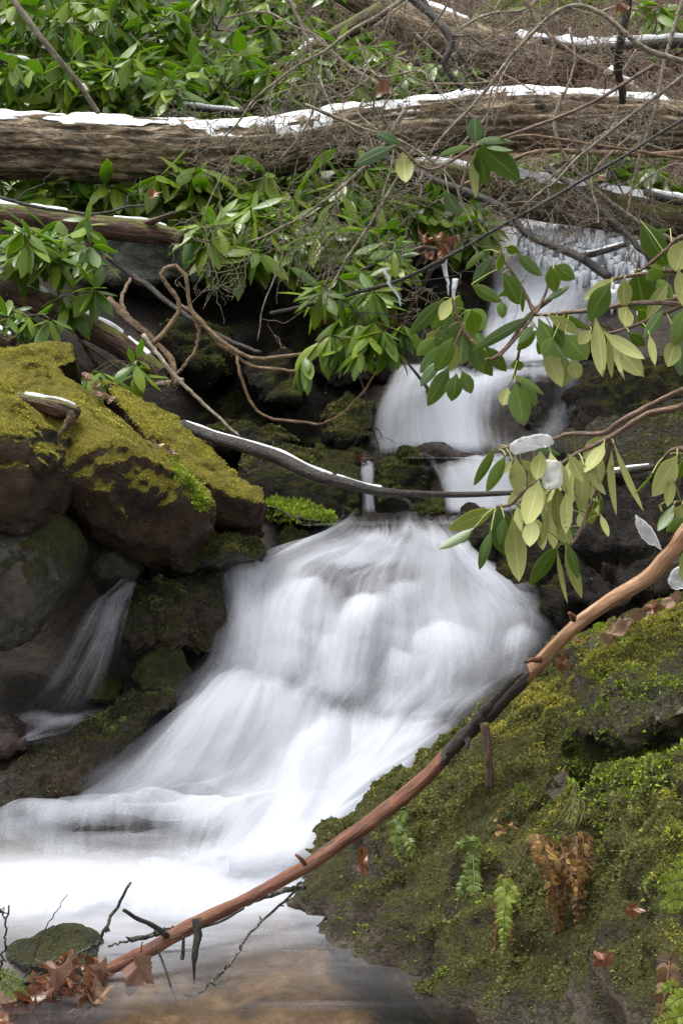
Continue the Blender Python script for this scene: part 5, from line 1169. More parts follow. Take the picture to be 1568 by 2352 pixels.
for k, (lb, rt, pts, ln) in enumerate([
    ('leafy clump at the left edge below the broken log', (-40, 700, 5.7), scatter(15, 30, 565, 105, 50, 5.1, 5.5, 401), .13),
    ('bright leafy clump hanging left of the cliff face', (200, 640, 5.9), scatter(12, 150, 555, 70, 50, 5.2, 5.5, 402), .13),
    ('low leafy sprig lying across the slanting red log', (240, 760, 5.6), scatter(5, 185, 675, 60, 25, 5.15, 5.3, 403), .12),
    ('rosette of rounded leaves at the left edge above the mossy boulder', (60, 820, 5.2), scatter(7, 75, 730, 60, 25, 4.95, 5.1, 404), .10),
    ('few hanging leaves against the dark gap above the mossy slab', (300, 880, 5.2), scatter(5, 270, 850, 60, 40, 4.9, 5.1, 405), .10)]):
    shrub(lb, rootat(*rt), pts, ln, seed=410 + k, group=GL, nl=(5, 9), seg=5)
GM = 'leafy boughs hanging beside the middle fall'
for k, (lb, rt, pts, ln, dr) in enumerate([
    ('leafy bough drooping over the recess beside the golden moss', (900, 560, 6.2), scatter(16, 790, 690, 80, 60, 4.9, 5.4, 421), .125, .9),
    ('cluster of long hanging leaves at the end of the tan stem', (740, 740, 5.2), PA([(735, 785, 4.85), (760, 770, 4.85), (700, 815, 4.85), (790, 790, 4.88)]), .12, 1.4),
    ('hanging bunch of yellowing leaves in front of the tall dark rock', (960, 640, 5.8), PA([(850, 770, 4.8), (880, 760, 4.8), (900, 790, 4.85), (860, 740, 4.85), (830, 800, 4.8), (925, 745, 4.85)]), .115, 1.3),
    ('spray of narrow leaves right of the spill of dead leaves', (1060, 560, 6.0), scatter(6, 870, 600, 70, 50, 5.2, 5.5, 424), .11, .6)]):
    shrub(lb, rootat(*rt) if k != 1 else P(720, 815, 4.9), pts, ln, far=True, seed=430 + k, group=GM, nl=(6, 10), seg=6, droop=dr)

# explicit leaves read from the photo: base, tip, width, side (t upper, u under)
def spray(label, rows, ox, oy, s, d, stems, seed, name='rhododendron_bough', dvar=0.10, group=None, cat='bough'):
    r = np.random.default_rng(seed)
    t = thing(name, label, cat, P(*stems[0][0][:3]))
    B, D, N, L, W, dr, rn, un = [], [], [], [], [], [], [], []
    for (bx, by, tx, ty, w, sd) in rows:
        dd = d + r.uniform(-dvar, dvar)
        b, e = P(ox + s * bx, oy + s * by, dd), P(ox + s * tx, oy + s * ty, dd + r.uniform(-.04, .04))
        v = e - b; l = np.linalg.norm(v)
        view = unit(np.array((0, 0, CAM_H)) - b)
        n = view * (1 if sd == 't' else -1) + 0.45 * r.normal(size=3) * np.array((1, .3, .5)) + np.array((0, 0, .25 if sd == 't' else .1))
        B.append(b); D.append(v); N.append(n); L.append(l * 1.03); W.append(px2m(s * w / 2, dd) * 1.26)
        dr.append(r.uniform(-.1, .75)); rn.append(r.random())
    lm = MB(); leaves(lm, np.array(B), np.array(D), np.array(N), np.array(L), np.array(W), np.array(dr), seg=8, fold=.22, rnd=np.array(rn), pet=.09, tip=.85, wav=.06)
    lm.build('leaves', [M['leaf_top'], M['leaf_under']], parent=t)
    pm = MB(); sm = MB(); sp = np.concatenate([spline(PA([a[:3] for a in q]), 40) for q in stems])
    for b in B:
        k = sp[np.argmin(np.linalg.norm(sp - b, axis=1))]
        if np.linalg.norm(k - b) < 0.25:
            m = (k + b) / 2 + np.array((0, 0, .004)); sm.tube(spline(np.stack((k, m, b)), 6), .0014, 5, cap=False, mat=1)
    for q in stems:
        p = spline(PA([a[:3] for a in q]), 40); sm.tube(p, px2m(np.linspace(q[0][3] if len(q[0]) > 3 else 7, 3.2, 40), d), 8, rough=.15, seed=seed)
    sm.build('stems', [M['bark_stem2'], M['stalk']], parent=t)
    return t
M['stalk'] = mat_simple('yellow_leaf_stalk', (0.30, 0.33, 0.08), .5)
M['bark_stem2'] = mat_bark('smooth_brown_stem', (0.07, 0.04, 0.025), (0.17, 0.10, 0.065), (0.3, 0.2, 0.14), 3.0, 0, .2, .5)
Z2 = lambda rows: rows
low_rows = [(575, 205, 870, 220, 45, 't'), (430, 215, 310, 440, 55, 't'), (490, 260, 375, 480, 65, 't'), (530, 295, 455, 385, 42, 'u'), (550, 280, 575, 500, 85, 'u'), (700, 235, 690, 410, 80, 'u'), (580, 290, 660, 360, 40, 'u'), (690, 410, 600, 715, 108, 'u'), (610, 450, 500, 570, 55, 'u'), (700, 430, 690, 620, 45, 'u'), (720, 440, 770, 760, 82, 'u'), (790, 430, 740, 540, 42, 'u'), (800, 440, 800, 700, 74, 'u'), (915, 240, 840, 600, 98, 'u'), (945, 270, 955, 625, 78, 'u'), (965, 320, 1065, 505, 55, 'u'), (1100, 140, 950, 290, 82, 'u'), (1090, 180, 1000, 400, 85, 'u'), (1130, 180, 1070, 620, 64, 'u'), (1145, 190, 1275, 610, 44, 'u'), (430, 590, 130, 690, 95, 'u'), (300, 700, 90, 830, 62, 't'), (290, 690, 215, 795, 42, 't'), (450, 570, 490, 860, 128, 't'), (530, 640, 570, 1005, 105, 'u'), (400, 720, 310, 950, 55, 't'), (620, 640, 730, 750, 62, 'u'), (650, 640, 645, 845, 84, 'u'), (800, 670, 870, 800, 72, 'u'), (810, 800, 640, 1050, 78, 't'), (800, 830, 830, 1140, 26, 'u'), (850, 800, 950, 1120, 62, 'u'), (860, 790, 940, 1010, 55, 't'), (1065, 620, 1110, 760, 36, 'u'), (1030, 540, 1060, 610, 42, 't'), (940, 600, 975, 705, 62, 'u'), (990, 570, 1010, 665, 58, 'u'), (880, 700, 940, 730, 32, 't'), (870, 250, 960, 420, 60, 'u'), (630, 480, 620, 660, 60, 'u'), (760, 560, 770, 830, 74, 'u'), (860, 470, 870, 740, 70, 'u'), (900, 330, 890, 560, 66, 'u'), (1010, 420, 1000, 640, 60, 'u'), (560, 330, 600, 520, 60, 'u'), (660, 300, 640, 500, 60, 'u'), (820, 300, 850, 480, 60, 'u'), (1040, 240, 1060, 430, 60, 'u'), (480, 640, 450, 800, 55, 't'), (740, 600, 690, 800, 60, 'u'), (760, 240, 800, 420, 50, 'u'), (1060, 500, 1120, 640, 40, 't'), (700, 700, 720, 840, 50, 'u'), (560, 560, 590, 760, 60, 'u')]
OX2, OY2, S2 = 976.0, 947.3, .3775
def z2(x, y, d, r=None): return (OX2 + S2 * x, OY2 + S2 * y, d) + ((r,) if r else ())
spray('big leafy bough in front of the cascade with pale undersides and ice lumps', low_rows, OX2, OY2, S2, 3.15,
      [[z2(1720, -170, 2.95, 9), z2(1568, -40, 3.0), z2(1350, 10, 3.05), z2(1130, 150, 3.1), z2(930, 245, 3.12), z2(830, 310, 3.12), z2(700, 400, 3.12)], [z2(1700, -200, 2.95, 7), z2(1400, -60, 3.05), z2(1180, 60, 3.1), z2(1080, 125, 3.12), z2(950, 128, 3.14), z2(850, 135, 3.15), z2(770, 165, 3.16), z2(560, 200, 3.16), z2(450, 225, 3.15)], [z2(1130, 160, 3.1, 6), z2(1100, 300, 3.14), z2(1060, 430, 3.16), z2(990, 600, 3.17), z2(950, 700, 3.16), z2(890, 800, 3.14), z2(840, 800, 3.14)], [z2(700, 400, 3.12, 5), z2(600, 480, 3.14), z2(520, 560, 3.15), z2(430, 575, 3.15)]], 501)
spray('short leafy twig at the right edge above the stripped branch', [(1530, 260, 1380, 505, 115, 'u'), (1380, 370, 1320, 550, 64, 't'), (1500, 400, 1470, 570, 54, 'u'), (1510, 560, 1415, 715, 66, 't'), (1560, 560, 1510, 690, 74, 'u'), (1580, 640, 1500, 720, 60, 't'), (1430, 560, 1400, 620, 34, 'u'), (1600, 260, 1560, 420, 60, 't'), (1620, 560, 1590, 760, 90, 'u'), (1600, 800, 1540, 1020, 60, 'u')], OX2, OY2, S2, 2.95,
      [[z2(1800, 330, 2.9, 8), z2(1650, 260, 2.92), z2(1568, 220, 2.94), z2(1500, 228, 2.95), z2(1450, 270, 2.96)], [z2(1800, 500, 2.9, 6), z2(1600, 540, 2.93), z2(1500, 550, 2.95)]], 503)
OX1, OY1, S1 = 746.4, 459.3, .524
def z1(x, y, d, r=None): return (OX1 + S1 * x, OY1 + S1 * y, d) + ((r,) if r else ())
spray('leafy bough at the right edge with blue green and pale leaves before the high fall', [
    (1360, 310, 1410, 500, 112, 't'), (1310, 345, 1300, 465, 58, 'u'), (1250, 360, 1135, 530, 80, 't'), (1270, 340, 1145, 440, 45, 'u'), (1320, 460, 1290, 575, 66, 'u'), (1500, 360, 1410, 515, 50, 'u'), (1370, 480, 1450, 580, 64, 't'), (1185, 515, 1235, 770, 76, 'u'), (1230, 590, 1400, 775, 80, 'u'), (1220, 580, 1400, 710, 48, 'u'), (1240, 600, 1265, 770, 32, 'u'), (1235, 580, 1310, 810, 20, 'u'), (1420, 590, 1445, 725, 28, 'u'), (1540, 610, 1490, 735, 64, 'u'), (1560, 620, 1540, 755, 58, 't'), (1575, 170, 1545, 310, 92, 'u'), (1545, 300, 1575, 480, 54, 'u'), (1575, 470, 1545, 620, 64, 't'), (1380, 90, 1500, 290, 84, 't'), (1510, 125, 1380, 165, 22, 't'), (1165, 570, 1110, 630, 44, 'u'), (1385, 335, 1540, 290, 44, 't'), (1420, 290, 1540, 295, 38, 'u'), (1480, 300, 1400, 360, 50, 't'), (1450, 340, 1520, 420, 50, 't'), (1330, 580, 1400, 650, 40, 't'), (1600, 330, 1580, 470, 70, 't'), (1480, 480, 1400, 600, 44, 't')], OX1, OY1, S1, 3.45,
      [[z1(1750, 60, 3.35, 8), z1(1620, 140, 3.38), z1(1545, 170, 3.4), z1(1480, 230, 3.42), z1(1380, 310, 3.45)], [z1(1750, 260, 3.35, 8), z1(1620, 300, 3.4), z1(1500, 310, 3.42), z1(1350, 330, 3.44), z1(1250, 350, 3.46)], [z1(1700, 480, 3.38, 8), z1(1568, 460, 3.42), z1(1450, 450, 3.44), z1(1300, 460, 3.46), z1(1180, 500, 3.47), z1(1160, 560, 3.47)], [z1(1568, 460, 3.42, 5), z1(1430, 520, 3.44), z1(1300, 570, 3.45), z1(1230, 585, 3.45)]], 505)
spray('bough with glossy dark leaves hanging across the high fall', [
    (935, 520, 1050, 695, 115, 't'), (1000, 540, 1060, 680, 66, 't'), (1050, 590, 1145, 695, 95, 't'), (965, 640, 1015, 815, 64, 'u'), (1050, 680, 1040, 815, 84, 'u'), (1080, 700, 1105, 785, 54, 'u'), (905, 505, 645, 655, 44, 't'), (930, 570, 850, 655, 44, 't'), (915, 545, 845, 620, 34, 't'), (960, 600, 920, 685, 44, 't'), (975, 505, 1110, 580, 44, 'u'), (990, 500, 1150, 560, 38, 't'), (780, 320, 840, 455, 84, 't'), (640, 370, 770, 445, 48, 't'), (770, 440, 780, 505, 38, 't'), (860, 390, 905, 490, 54, 't'), (850, 380, 765, 430, 28, 't'), (985, 290, 1005, 405, 54, 't'), (1000, 285, 1100, 345, 58, 't'), (965, 440, 1070, 375, 28, 't'), (770, 230, 790, 320, 52, 't'), (735, 250, 650, 365, 48, 't'), (840, 235, 950, 330, 44, 't'), (790, 205, 850, 235, 34, 't'), (700, 220, 600, 295, 28, 't'), (1000, 600, 960, 680, 50, 't')], OX1, OY1, S1, 3.9,
      [[z1(1750, 420, 3.5, 8), z1(1400, 440, 3.7), z1(1180, 480, 3.8), z1(1000, 500, 3.87), z1(920, 505, 3.9)], [z1(920, 505, 3.9, 5), z1(870, 400, 3.92), z1(820, 320, 3.92), z1(760, 230, 3.92)], [z1(920, 505, 3.9, 4), z1(960, 420, 3.92), z1(1000, 300, 3.92)], [z1(760, 690, 3.9, 3), z1(850, 590, 3.9), z1(910, 510, 3.9)]], 507)
spray('dense bunch of dark hanging leaves left of the white fall', [
    (520, 430, 370, 590, 50, 't'), (550, 430, 495, 540, 46, 'u'), (590, 420, 560, 510, 52, 't'), (610, 480, 700, 560, 95, 't'), (500, 560, 455, 660, 58, 'u'), (560, 600, 490, 750, 66, 't'), (640, 620, 690, 780, 76, 't'), (600, 600, 590, 720, 84, 't'), (520, 640, 420, 750, 54, 't'), (545, 730, 445, 900, 64, 't'), (575, 760, 560, 877, 60, 't'), (600, 750, 640, 840, 50, 't'), (500, 700, 415, 800, 44, 't'), (620, 540, 650, 600, 44, 't'), (700, 640, 790, 750, 50, 't'), (480, 600, 400, 680, 48, 't'), (520, 480, 470, 570, 44, 't'), (560, 500, 540, 620, 60, 't'), (640, 480, 680, 600, 70, 't'), (600, 520, 620, 640, 70, 't'), (500, 460, 420, 560, 40, 't'), (580, 640, 540, 740, 50, 'u'), (650, 560, 700, 660, 50, 't'), (540, 560, 480, 640, 50, 't'), (830, 700, 850, 760, 48, 't'), (825, 765, 965, 825, 32, 't'), (830, 800, 870, 980, 78, 't'), (855, 800, 920, 900, 54, 't'), (800, 820, 770, 930, 48, 'u'), (700, 700, 730, 770, 40, 't')], OX1, OY1, S1, 4.2,
      [[z1(1000, 420, 4.0, 6), z1(880, 520, 4.1), z1(800, 640, 4.15), z1(720, 700, 4.2), z1(670, 650, 4.2), z1(600, 560, 4.2), z1(560, 440, 4.2)], [z1(880, 520, 4.1, 4), z1(850, 660, 4.15), z1(825, 780, 4.2)], [z1(600, 560, 4.2, 4), z1(570, 640, 4.2), z1(560, 740, 4.2)]], 509, dvar=.15)
spray('twig with one green whorl and a single pale leaf before the big log', [
    (1092, 330, 1090, 265, 32, 't'), (1092, 328, 1180, 298, 24, 't'), (1100, 335, 1192, 410, 44, 't'), (1098, 340, 1120, 425, 34, 't'), (1090, 345, 1068, 455, 28, 'u'), (1085, 335, 1010, 345, 14, 't'), (1100, 330, 1175, 345, 18, 't'), (925, 345, 932, 438, 34, 'u'), (905, 335, 815, 370, 26, 't'), (920, 330, 860, 300, 20, 't'), (880, 345, 840, 365, 18, 't'), (1020, 440, 1055, 490, 30, 't')], 0, 0, 1.0, 4.6,
      [[(1500, 150, 4.5, 4), (1350, 240, 4.55), (1200, 300, 4.6), (1095, 335, 4.6), (990, 390, 4.6), (925, 345, 4.6), (900, 335, 4.6)]], 511, dvar=.04)

# ice lumps frozen on the front bough and the high fall
def lump(pts, seed, amp=.004, voxel=.004, back=(.02, 0)):
    p = PA(pts); b = p + np.array((0, back[0], back[1]))
    v, nr, q, t = hull_mesh([np.concatenate((p, b))], voxel, 2)
    return v + nr * (amp * fbm(v * 45, 3, seed))[:, None], q, t
def ice(label, pts, seed, **kw):
    v, q, t = lump(pts, seed, **kw)
    o = mesh_obj('ice', v, q, t, M['ice']); return tag(o, label, 'ice', 'ice frozen on the leaves')
ice('clear ice slab coating the top leaf of the front bough', [z2(*a, 3.1) for a in ((510, 195), (580, 150), (680, 132), (770, 140), (800, 190), (760, 215), (640, 225), (540, 260), (515, 230))], 601)
ice('knobbly ice lump hanging in the middle of the front bough', [z2(*a, 3.06) for a in ((740, 290), (800, 280), (835, 320), (830, 430), (780, 470), (735, 460), (710, 400), (735, 340))], 603, back=(.03, 0))
ice('leaf shaped ice shell below the narrow hanging leaf', [z2(*a, 3.0) for a in ((1265, 620), (1290, 615), (1370, 700), (1420, 770), (1450, 850), (1400, 820), (1310, 770), (1275, 690))], 605, back=(.008, 0))
ice('ice shell on the right edge behind the stripped branch', [z2(*a, 3.0) for a in ((1470, 1030), (1500, 960), (1560, 930), (1600, 960), (1590, 1080), (1500, 1085))], 607, back=(.01, 0))
ice('small ice tip hanging from a pale leaf of the front bough', [z2(*a, 3.08) for a in ((840, 590), (905, 590), (900, 650), (878, 692), (850, 650))], 609, back=(.006, 0))
# icy bank of the high fall
r = np.random.default_rng(9); mb = MB()
for k in range(240):
    u, v_ = r.random(2); px, py = 1190 + 300 * u, 510 + 200 * v_ * (0.35 + 0.65 * u)
    d = 6.88 - 0.55 * (py - 510) / 200; L = r.uniform(.03, .12); w = r.uniform(.006, .02)
    p0 = P(px, py, d); q = p0 + np.array((r.normal(0, .01), -.02, -1.0)) * np.linspace(0, L, 6)[:, None]
    mb.tube(q, w * (1 - np.linspace(0, .9, 6) ** 1.5), 6, rough=.3, seed=k)
M['ice_white'] = mat_simple('white_ice', (0.82, 0.86, 0.92), 0.15)
tag(mb.build('ice_curtain', M['ice_white']), 'curtain of white ice knobs beside the highest fall under the mossy log', 'ice')
for k, (a, b, lb) in enumerate([((1020, 590, 6.1), (1030, 680, 6.08), 'icicle hanging on the dead leaf spill left of the high fall'), ((1045, 640, 6.1), (1040, 700, 6.08), 'shorter icicle right of the one on the dead leaf spill'), ((880, 620, 4.8), (920, 700, 4.8), 'long thin icicle under the straight brown branch')]):
    mb = MB(); mb.tube(spline(np.stack((P(*a), P(*b))), 10) + .003 * r.normal(size=(10, 3)), np.linspace(.014 if k < 2 else .006, .003, 10), 8, rough=.3, seed=k)
    tag(mb.build('icicle', M['ice_white' if k < 2 else 'ice']), lb, 'icicle')

# ------------------------------------------------------------------ ferns on the near boulder
def frond(mb, path, half, n, mat=0, seed=1, rn=(0, 1), curl=.4, asp=.22, ang=1.1, face=None):
    r = np.random.default_rng(seed); p = spline(PA(path), n + 4); p = p + px2m(3, path[0][2]) * np.stack([noise(np.stack((np.linspace(0, 5, n + 4), np.full(n + 4, seed * 3.1), np.full(n + 4, 7.7 * k)), -1), seed) for k in range(3)], -1)
    T = unit(np.gradient(p, axis=0)); face = unit(np.array((-.1, -1, .45)) if face is None else face)
    S = unit(np.cross(T, face)); d = path[0][2]
    t = np.linspace(0, 1, n + 4)[2:-1]; prof = np.sin(math.pi * np.clip(t * .92 + .06, 0, 1) ** .7) ** .8
    i = np.arange(2, n + 3)
    for s in (-1, 1):
        D = S[i] * s * math.sin(ang) + T[i] * math.cos(ang) + r.normal(0, .12, (len(i), 3))
        N = face + r.normal(0, .35 + .25 * (curl > 1), (len(i), 3))
        L = px2m(half, d) * prof * r.uniform(.8, 1.15, len(i))
        leaves(mb, p[i], D, N, L, L * asp, curl * r.uniform(.2, 1.6, len(i)), seg=4, fold=.15, two=False, rnd=r.uniform(*rn, len(i)), tip=.7, pet=.0, top=mat)
    mb.tube(p[3:], px2m(np.linspace(2.2, 1.0, n + 1), d), 5, mat=mat, cap=False)
    mb.c[-1] = mb.c[-1] * 0

def fern(label, fronds, mats, stalks=(), seed=1, name='fern'):
    t = thing(name, label, 'fern', P(*fronds[0][0][0]))
    for k, (pth, half, n, rn, curl, asp, ang) in enumerate(fronds):
        mb = MB(); frond(mb, pth, half, n, 0, seed + k, rn, curl, asp, ang); mb.build('frond', M[mats], parent=t)
    if stalks:
        mb = MB()
        for a in stalks: mb.tube(spline(PA(a), 8), px2m(np.linspace(1.8, 1.4, 8), a[0][2]), 5)
        mb.build('stalks', M['bark_red'], parent=t)
    return t
DW = 2.52
ff = []
rr_ = np.random.default_rng(12)
for x0, y0, x1, y1, w, rn in [(1240, 1900, 1262, 2120, 24, (.5, 1)), (1228, 1905, 1250, 2030, 20, (.7, 1)), (1270, 1910, 1285, 2150, 26, (.1, .6)), (1292, 1900, 1300, 2170, 26, (.0, .4)), (1310, 1905, 1318, 2200, 26, (.0, .4)), (1325, 1890, 1322, 2140, 24, (.3, 1)), (1338, 1895, 1342, 2120, 22, (.4, 1)), (1352, 1905, 1346, 2080, 20, (.0, .5)), (1282, 1920, 1300, 2100, 24, (.2, .5)), (1318, 1930, 1335, 2150, 22, (.2, .6)), (1265, 1960, 1275, 2200, 22, (.0, .3))]:
    d = DW + rr_.uniform(-.05, .03)
    ff.append(([(x0, y0, d + .06), ((x0 + x1) / 2 + rr_.uniform(-10, 10), (y0 + y1) / 2, d + .01), (x1, y1, d + .02)], w * 1.15, 24, (max(0, rn[0] - .45), min(1, rn[1] + .1)), 1.8, .25, .85))
fern('withered brown and gold fern clump hanging limp on the near boulder', ff, 'fern_dead', [[(1322 + 3 * math.sin(5 * k), 1795 + 4 * k, 2.66), (1300 + 5 * k + 9 * math.sin(7.3 * k), 1850, 2.61), (1262 + 9 * k + 10 * math.sin(3.1 * k), 1905 + 9 * math.cos(2.2 * k), 2.56)] for k in range(8)], 701)
fern('small brown dead fern hanging left of the big withered clump', [([(1155, 1995, 2.68), (1162, 2080, 2.62), (1185, 2200, 2.58)], 18, 20, (.2, .7), .8, .3, 1.), ([(1150, 2010, 2.68), (1140, 2100, 2.63), (1138, 2210, 2.6)], 14, 18, (.0, .5), .8, .3, 1.)], 'fern_dead', [[(1235, 1905, 2.66), (1205, 1960, 2.66), (1160, 2020, 2.64)], [(1225, 1915, 2.66), (1195, 1960, 2.66), (1150, 2020, 2.64)], [(1230, 1920, 2.66), (1205, 1980, 2.66), (1180, 2030, 2.64)]], 721)
fern('bright green drooping fern frond in the middle of the near boulder', [([(1150, 2000, 2.66), (1158, 2060, 2.60), (1158, 2120, 2.57), (1152, 2195, 2.54)], 26, 22, (.4, 1), .5, .24, 1.05), ([(1152, 2010, 2.64), (1180, 2050, 2.6), (1200, 2100, 2.58)], 16, 10, (.4, 1), .5, .3, 1.)], 'fern', (), 731)
fern('glossy dark green fern just below the stripped branch', [([(935, 1850, 2.98), (912, 1890, 2.96), (910, 1930, 2.94), (918, 1985, 2.92)], 22, 17, (.2, 1), .5, .26, 1.1), ([(920, 1900, 2.96), (940, 1935, 2.93), (945, 1975, 2.92)], 17, 12, (.2, 1), .5, .26, 1.1)], 'fern_dark', (), 741)
fern('spreading dark green fern left of the bright drooping frond', [([(1100, 1920, 2.84), (1085, 1970, 2.80), (1060, 2030, 2.78), (1045, 2095, 2.76)], 20, 18, (.2, 1), .5, .27, 1.1), ([(1085, 1940, 2.82), (1085, 2000, 2.78), (1090, 2060, 2.74), (1092, 2120, 2.73)], 22, 18, (.2, 1), .5, .27, 1.1), ([(1110, 1930, 2.82), (1070, 1935, 2.8), (1030, 1960, 2.8)], 16, 13, (.2, 1), .5, .27, 1.1)], 'fern_dark', (), 751)
fern('lacy pale green fern at the right edge of the near boulder', [([(1545, 2120, 2.2), (1548, 2060, 2.18), (1535, 2010, 2.16), (1515, 1975, 2.15)], 20, 14, (.7, 1), .3, .25, 1.), ([(1600, 2080, 2.2), (1555, 2065, 2.16), (1510, 2085, 2.14)], 26, 16, (.7, 1), .3, .2, 1.1), ([(1610, 2040, 2.2), (1560, 2020, 2.16), (1508, 2045, 2.14)], 26, 16, (.7, 1), .3, .2, 1.1), ([(1610, 2000, 2.2), (1570, 1990, 2.16), (1518, 2010, 2.14)], 22, 14, (.6, 1), .3, .2, 1.1)], 'fern', (), 761)
fern('dull purple brown fern frond in the lower right corner', [([(1545, 2170, 2.12), (1535, 2230, 2.08), (1520, 2300, 2.04), (1500, 2380, 2.0)], 30, 11, (.0, .35), .3, .42, 1.3)], 'fern_dead', (), 771)
fern('pale green fern tips in the bottom right corner', [([(1600, 2280, 2.06), (1560, 2290, 2.04), (1520, 2320, 2.03)], 24, 14, (.7, 1), .3, .25, 1.1), ([(1610, 2330, 2.04), (1560, 2330, 2.02), (1490, 2352, 2.0)], 26, 14, (.7, 1), .3, .25, 1.1), ([(1560, 2270, 2.06), (1535, 2265, 2.05), (1500, 2290, 2.05)], 18, 10, (.6, 1), .3, .25, 1.1)], 'fern', (), 781)
fern('orange brown matted fern tuft under the broken limb', [([(1165 + 8 * k, 1850, 2.92), (1150 + 9 * k, 1890, 2.89), (1120 + 14 * k, 1960, 2.86)], 20, 14, (.3, .75), 1.1, .4, .9) for k in range(4)], 'fern_dead', (), 791)
fern('sprig of green hemlock needles at the lower left corner', [([(-20, 2230, 2.6), (20, 2240, 2.58), (66, 2252, 2.56)], 16, 22, (.3, .8), .1, .14, 1.2), ([(-10, 2250, 2.6), (20, 2275, 2.58), (40, 2300, 2.56)], 16, 20, (.3, .8), .1, .14, 1.2), ([(10, 2238, 2.59), (40, 2262, 2.57), (66, 2285, 2.56)], 14, 18, (.3, .8), .1, .14, 1.2)], 'fern_dark', (), 801, name='hemlock_sprig')

# ------------------------------------------------------------------ dead leaves
def dead_leaf_mesh(mb, c, D, N, size, seed, lobes=True, mat=0, rnd=None):
    r = np.random.default_rng(seed); m = 40
    a = np.linspace(0, 2 * math.pi, m, endpoint=False)
    rad = (0.58 + 0.42 * (1 - np.abs(np.sin(2.5 * a + .3 * np.sin(a)))) ** 1.1 * (1 + .3 * np.cos(a)) + 0.07 * (np.arange(m) % 2) + r.normal(0, .035, m)) if lobes else 0.36 + 0.5 * np.abs(np.cos(a)) ** 1.5 + r.normal(0, .03, m)
    rad = rad * (1 + .35 * noise(np.stack((np.cos(a) * 1.4, np.sin(a) * 1.4, np.full(m, seed * 1.7)), -1), seed))
    D = unit(D); N = unit(N - D * (N @ D)); S = np.cross(N, D); k1, k2, p1, p2 = r.uniform(.3, .9), r.uniform(.3, .9), r.uniform(0, 6), r.uniform(0, 6)
    V, co = [], []
    for f in (0.0, .35, .7, 1.0):
        x, y = np.cos(a) * rad * f, np.sin(a) * rad * f * .85
        z = .7 * f * f * k1 * np.cos(2 * a + p1) + .34 * f * k2 * np.sin(3 * a + p2) + .18 * y * y
        V.append(c + size * (x[:, None] * D + y[:, None] * S + z[:, None] * N)); co.append(np.stack((np.full(m, f), np.sin(2.5 * a) , np.full(m, r.random() if rnd is None else rnd)), -1))
    V = np.concatenate(V); co = np.concatenate(co); q = []
    j = np.arange(m); j2 = (j + 1) % m
    for k in range(3): q.append(np.stack((k * m + j, k * m + j2, (k + 1) * m + j2, (k + 1) * m + j), -1))
    mb.add(V, np.concatenate(q), None, co, mat)
    mb.tube(np.stack((c - size * D * .6, c - size * D * 1.1 + size * .1 * N)), .0012, 4)

def dead_leaf(label, px, py, d, size, seed, mat='dead_leaf', D=None, N=None, group=None, lobes=True, rnd=None):
    r = np.random.default_rng(seed); mb = MB()
    D = r.normal(size=3) if D is None else np.array(D, float); N = np.array((0, -.8, .7)) + r.normal(0, .5, 3) if N is None else np.array(N, float)
    dead_leaf_mesh(mb, P(px, py, d), D, N, size, seed, lobes, 0, rnd)
    return tag(mb.build('fallen_leaf', M[mat]), label, 'dead leaf', group)
r = np.random.default_rng(31); heap = []
for k in range(60):
    u = r.random(); px = 5 + 225 * u; top = np.interp(px, [0, 60, 120, 170, 240], [2300, 2262, 2205, 2190, 2215]); bot = np.interp(px, [0, 120, 200, 240], [2352, 2345, 2330, 2280])
    py = r.uniform(top + 8, bot); d = 2.60 + 0.10 * (2352 - py) / 160 + r.uniform(-.03, .03)
    heap.append(dead_leaf('wet brown leaf in the heap piled against the low end of the stripped branch', px, py, d, r.uniform(.018, .034), 900 + k, ('dead_leaf', 'dead_leaf', 'dead_leaf_pale')[k % 3], group='leaves heaped at the foot of the branch'))
dead_leaf('large pinkish brown oak leaf on top of the wet leaf heap', 130, 2225, 2.58, .040, 961, 'dead_leaf_pale', (1, -.4, -.2), (.2, -.35, .9), rnd=.0)
dead_leaf('curled brown leaf hanging from the lower part of the stripped branch', 318, 2220, 2.69, .044, 962, 'dead_leaf_pale', (-.2, 0, -1), (-.4, -1, .1), rnd=.0)
dead_leaf('long pale tan leaf lying on the moss at the top of the near boulder', 1405, 1455, 3.05, .034, 963, 'dead_leaf_pale', (-1, 0, -.8), (0, -.9, .6), lobes=False)
dead_leaf('pale lobed leaf right of the long tan leaf on the near boulder', 1448, 1420, 3.08, .028, 964, 'dead_leaf_pale', (1, 0, .6), (.6, -.5, .7), lobes=False, rnd=.2)
dead_leaf('orange curled leaf on the near boulder crest', 1497, 1398, 3.06, .022, 965, 'dead_leaf', (1, 0, .2), (0, -1, .3), rnd=.5)
dead_leaf('pointed tan leaf at the right edge of the near boulder crest', 1545, 1378, 3.02, .028, 966, 'dead_leaf_pale', (1, 0, .7), (.3, -.9, .5), lobes=False, rnd=.4)
dead_leaf('rusty leaf caught under the stripped branch beside the moss', 1288, 1522, 2.95, .02, 967, 'dead_leaf', (.2, 0, -1), (0, -1, .2), rnd=.4)
dead_leaf('thin brown leaf stuck upright on the dark part of the near boulder', 832, 1985, 2.98, .032, 968, 'dead_leaf', (.05, 0, -1), (0, -1, .1), lobes=False, rnd=.5)
dead_leaf('small reddish leaf on the moss at the right of the near boulder', 1450, 2088, 2.3, .016, 969, 'dead_leaf', (1, 0, -.2), (0, -.9, .4), rnd=.3)
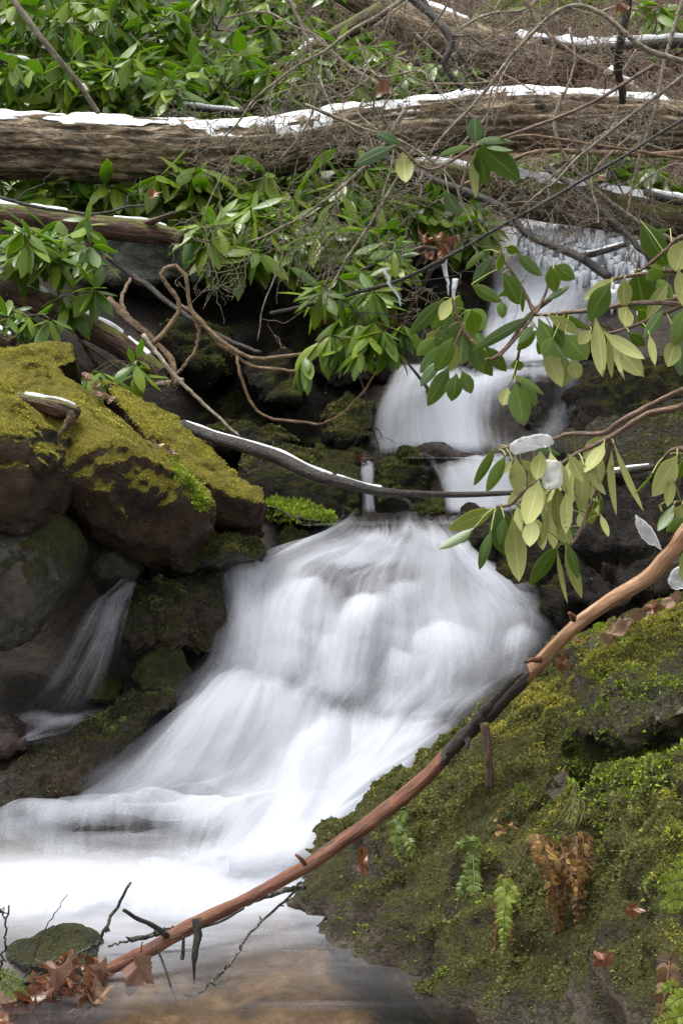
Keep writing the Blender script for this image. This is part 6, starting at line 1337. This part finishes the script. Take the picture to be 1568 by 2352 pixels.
dead_leaf('crumpled brown leaf low on the near boulder', 1385, 2205, 2.2, .02, 970, 'dead_leaf', (1, 0, -.4), (0, -.9, .4), rnd=.4)
dead_leaf('red leaf hanging in the gap above the oval stone', 480, 1200, 4.2, .03, 971, 'dead_leaf', (.8, 0, .8), (0, -1, .3), lobes=False, rnd=.0)
dead_leaf('bright tan leaf on the moss crease of the tilted boulder', 365, 1022, 4.02, .022, 972, 'dead_leaf_pale', (1, 0, -.3), (0, -.5, .9), lobes=False, rnd=.9)
dead_leaf('red brown leaf beside the bright tan leaf on the tilted boulder', 392, 1035, 4.02, .022, 973, 'dead_leaf', (1, 0, -.6), (0, -.5, .9), rnd=.1)
dead_leaf('rust red leaf on the stone by the narrow spout', 830, 1055, 4.98, .03, 974, 'dead_leaf', (1, 0, .2), (0, -.8, .6), rnd=.0)
dead_leaf('clump of orange brown leaf on top of the big log in the middle', 882, 210, 6.4, .06, 975, 'dead_leaf', (1, 0, .1), (0, -.8, .6), rnd=.3)
for k in range(9):
    dead_leaf('pale dry leaf in the crease at the top of the tilted boulder', 195 + 8 * k + r.uniform(-10, 10), 868 + 7 * k + r.uniform(-12, 12), 4.5 - .01 * k, .022, 980 + k, 'dead_leaf_pale', group='dry leaves in the boulder crease', lobes=False)
for k in range(14):
    dead_leaf('dry brown leaf in the clump spilling down the stick left of the high fall', 1005 + r.uniform(-38, 38), 568 + r.uniform(-28, 32), 6.0 + r.uniform(-.05, .05), r.uniform(.028, .045), 1000 + k, 'dead_leaf', group='leaf clump left of the high fall')
for k, (px, py, d, lb) in enumerate([(1375, 405, 5.6, 'pale dry leaf caught in twigs below the right end of the big log'), (1425, 15, 5.2, 'tan leaf caught on the dark upright branch near the top edge'), (300, 180, 7.0, 'orange leaf caught in the left thicket'), (355, 445, 6.0, 'brown leaf under the big log above the broken log'), (240, 600, 5.4, 'tan leaf stuck on the black slanting branch'), (1150, 215, 6.3, 'small brown leaf lying in the snow on the big log')]):
    dead_leaf(lb, px, py, d, .03, 1020 + k, 'dead_leaf' if k % 2 else 'dead_leaf_pale')
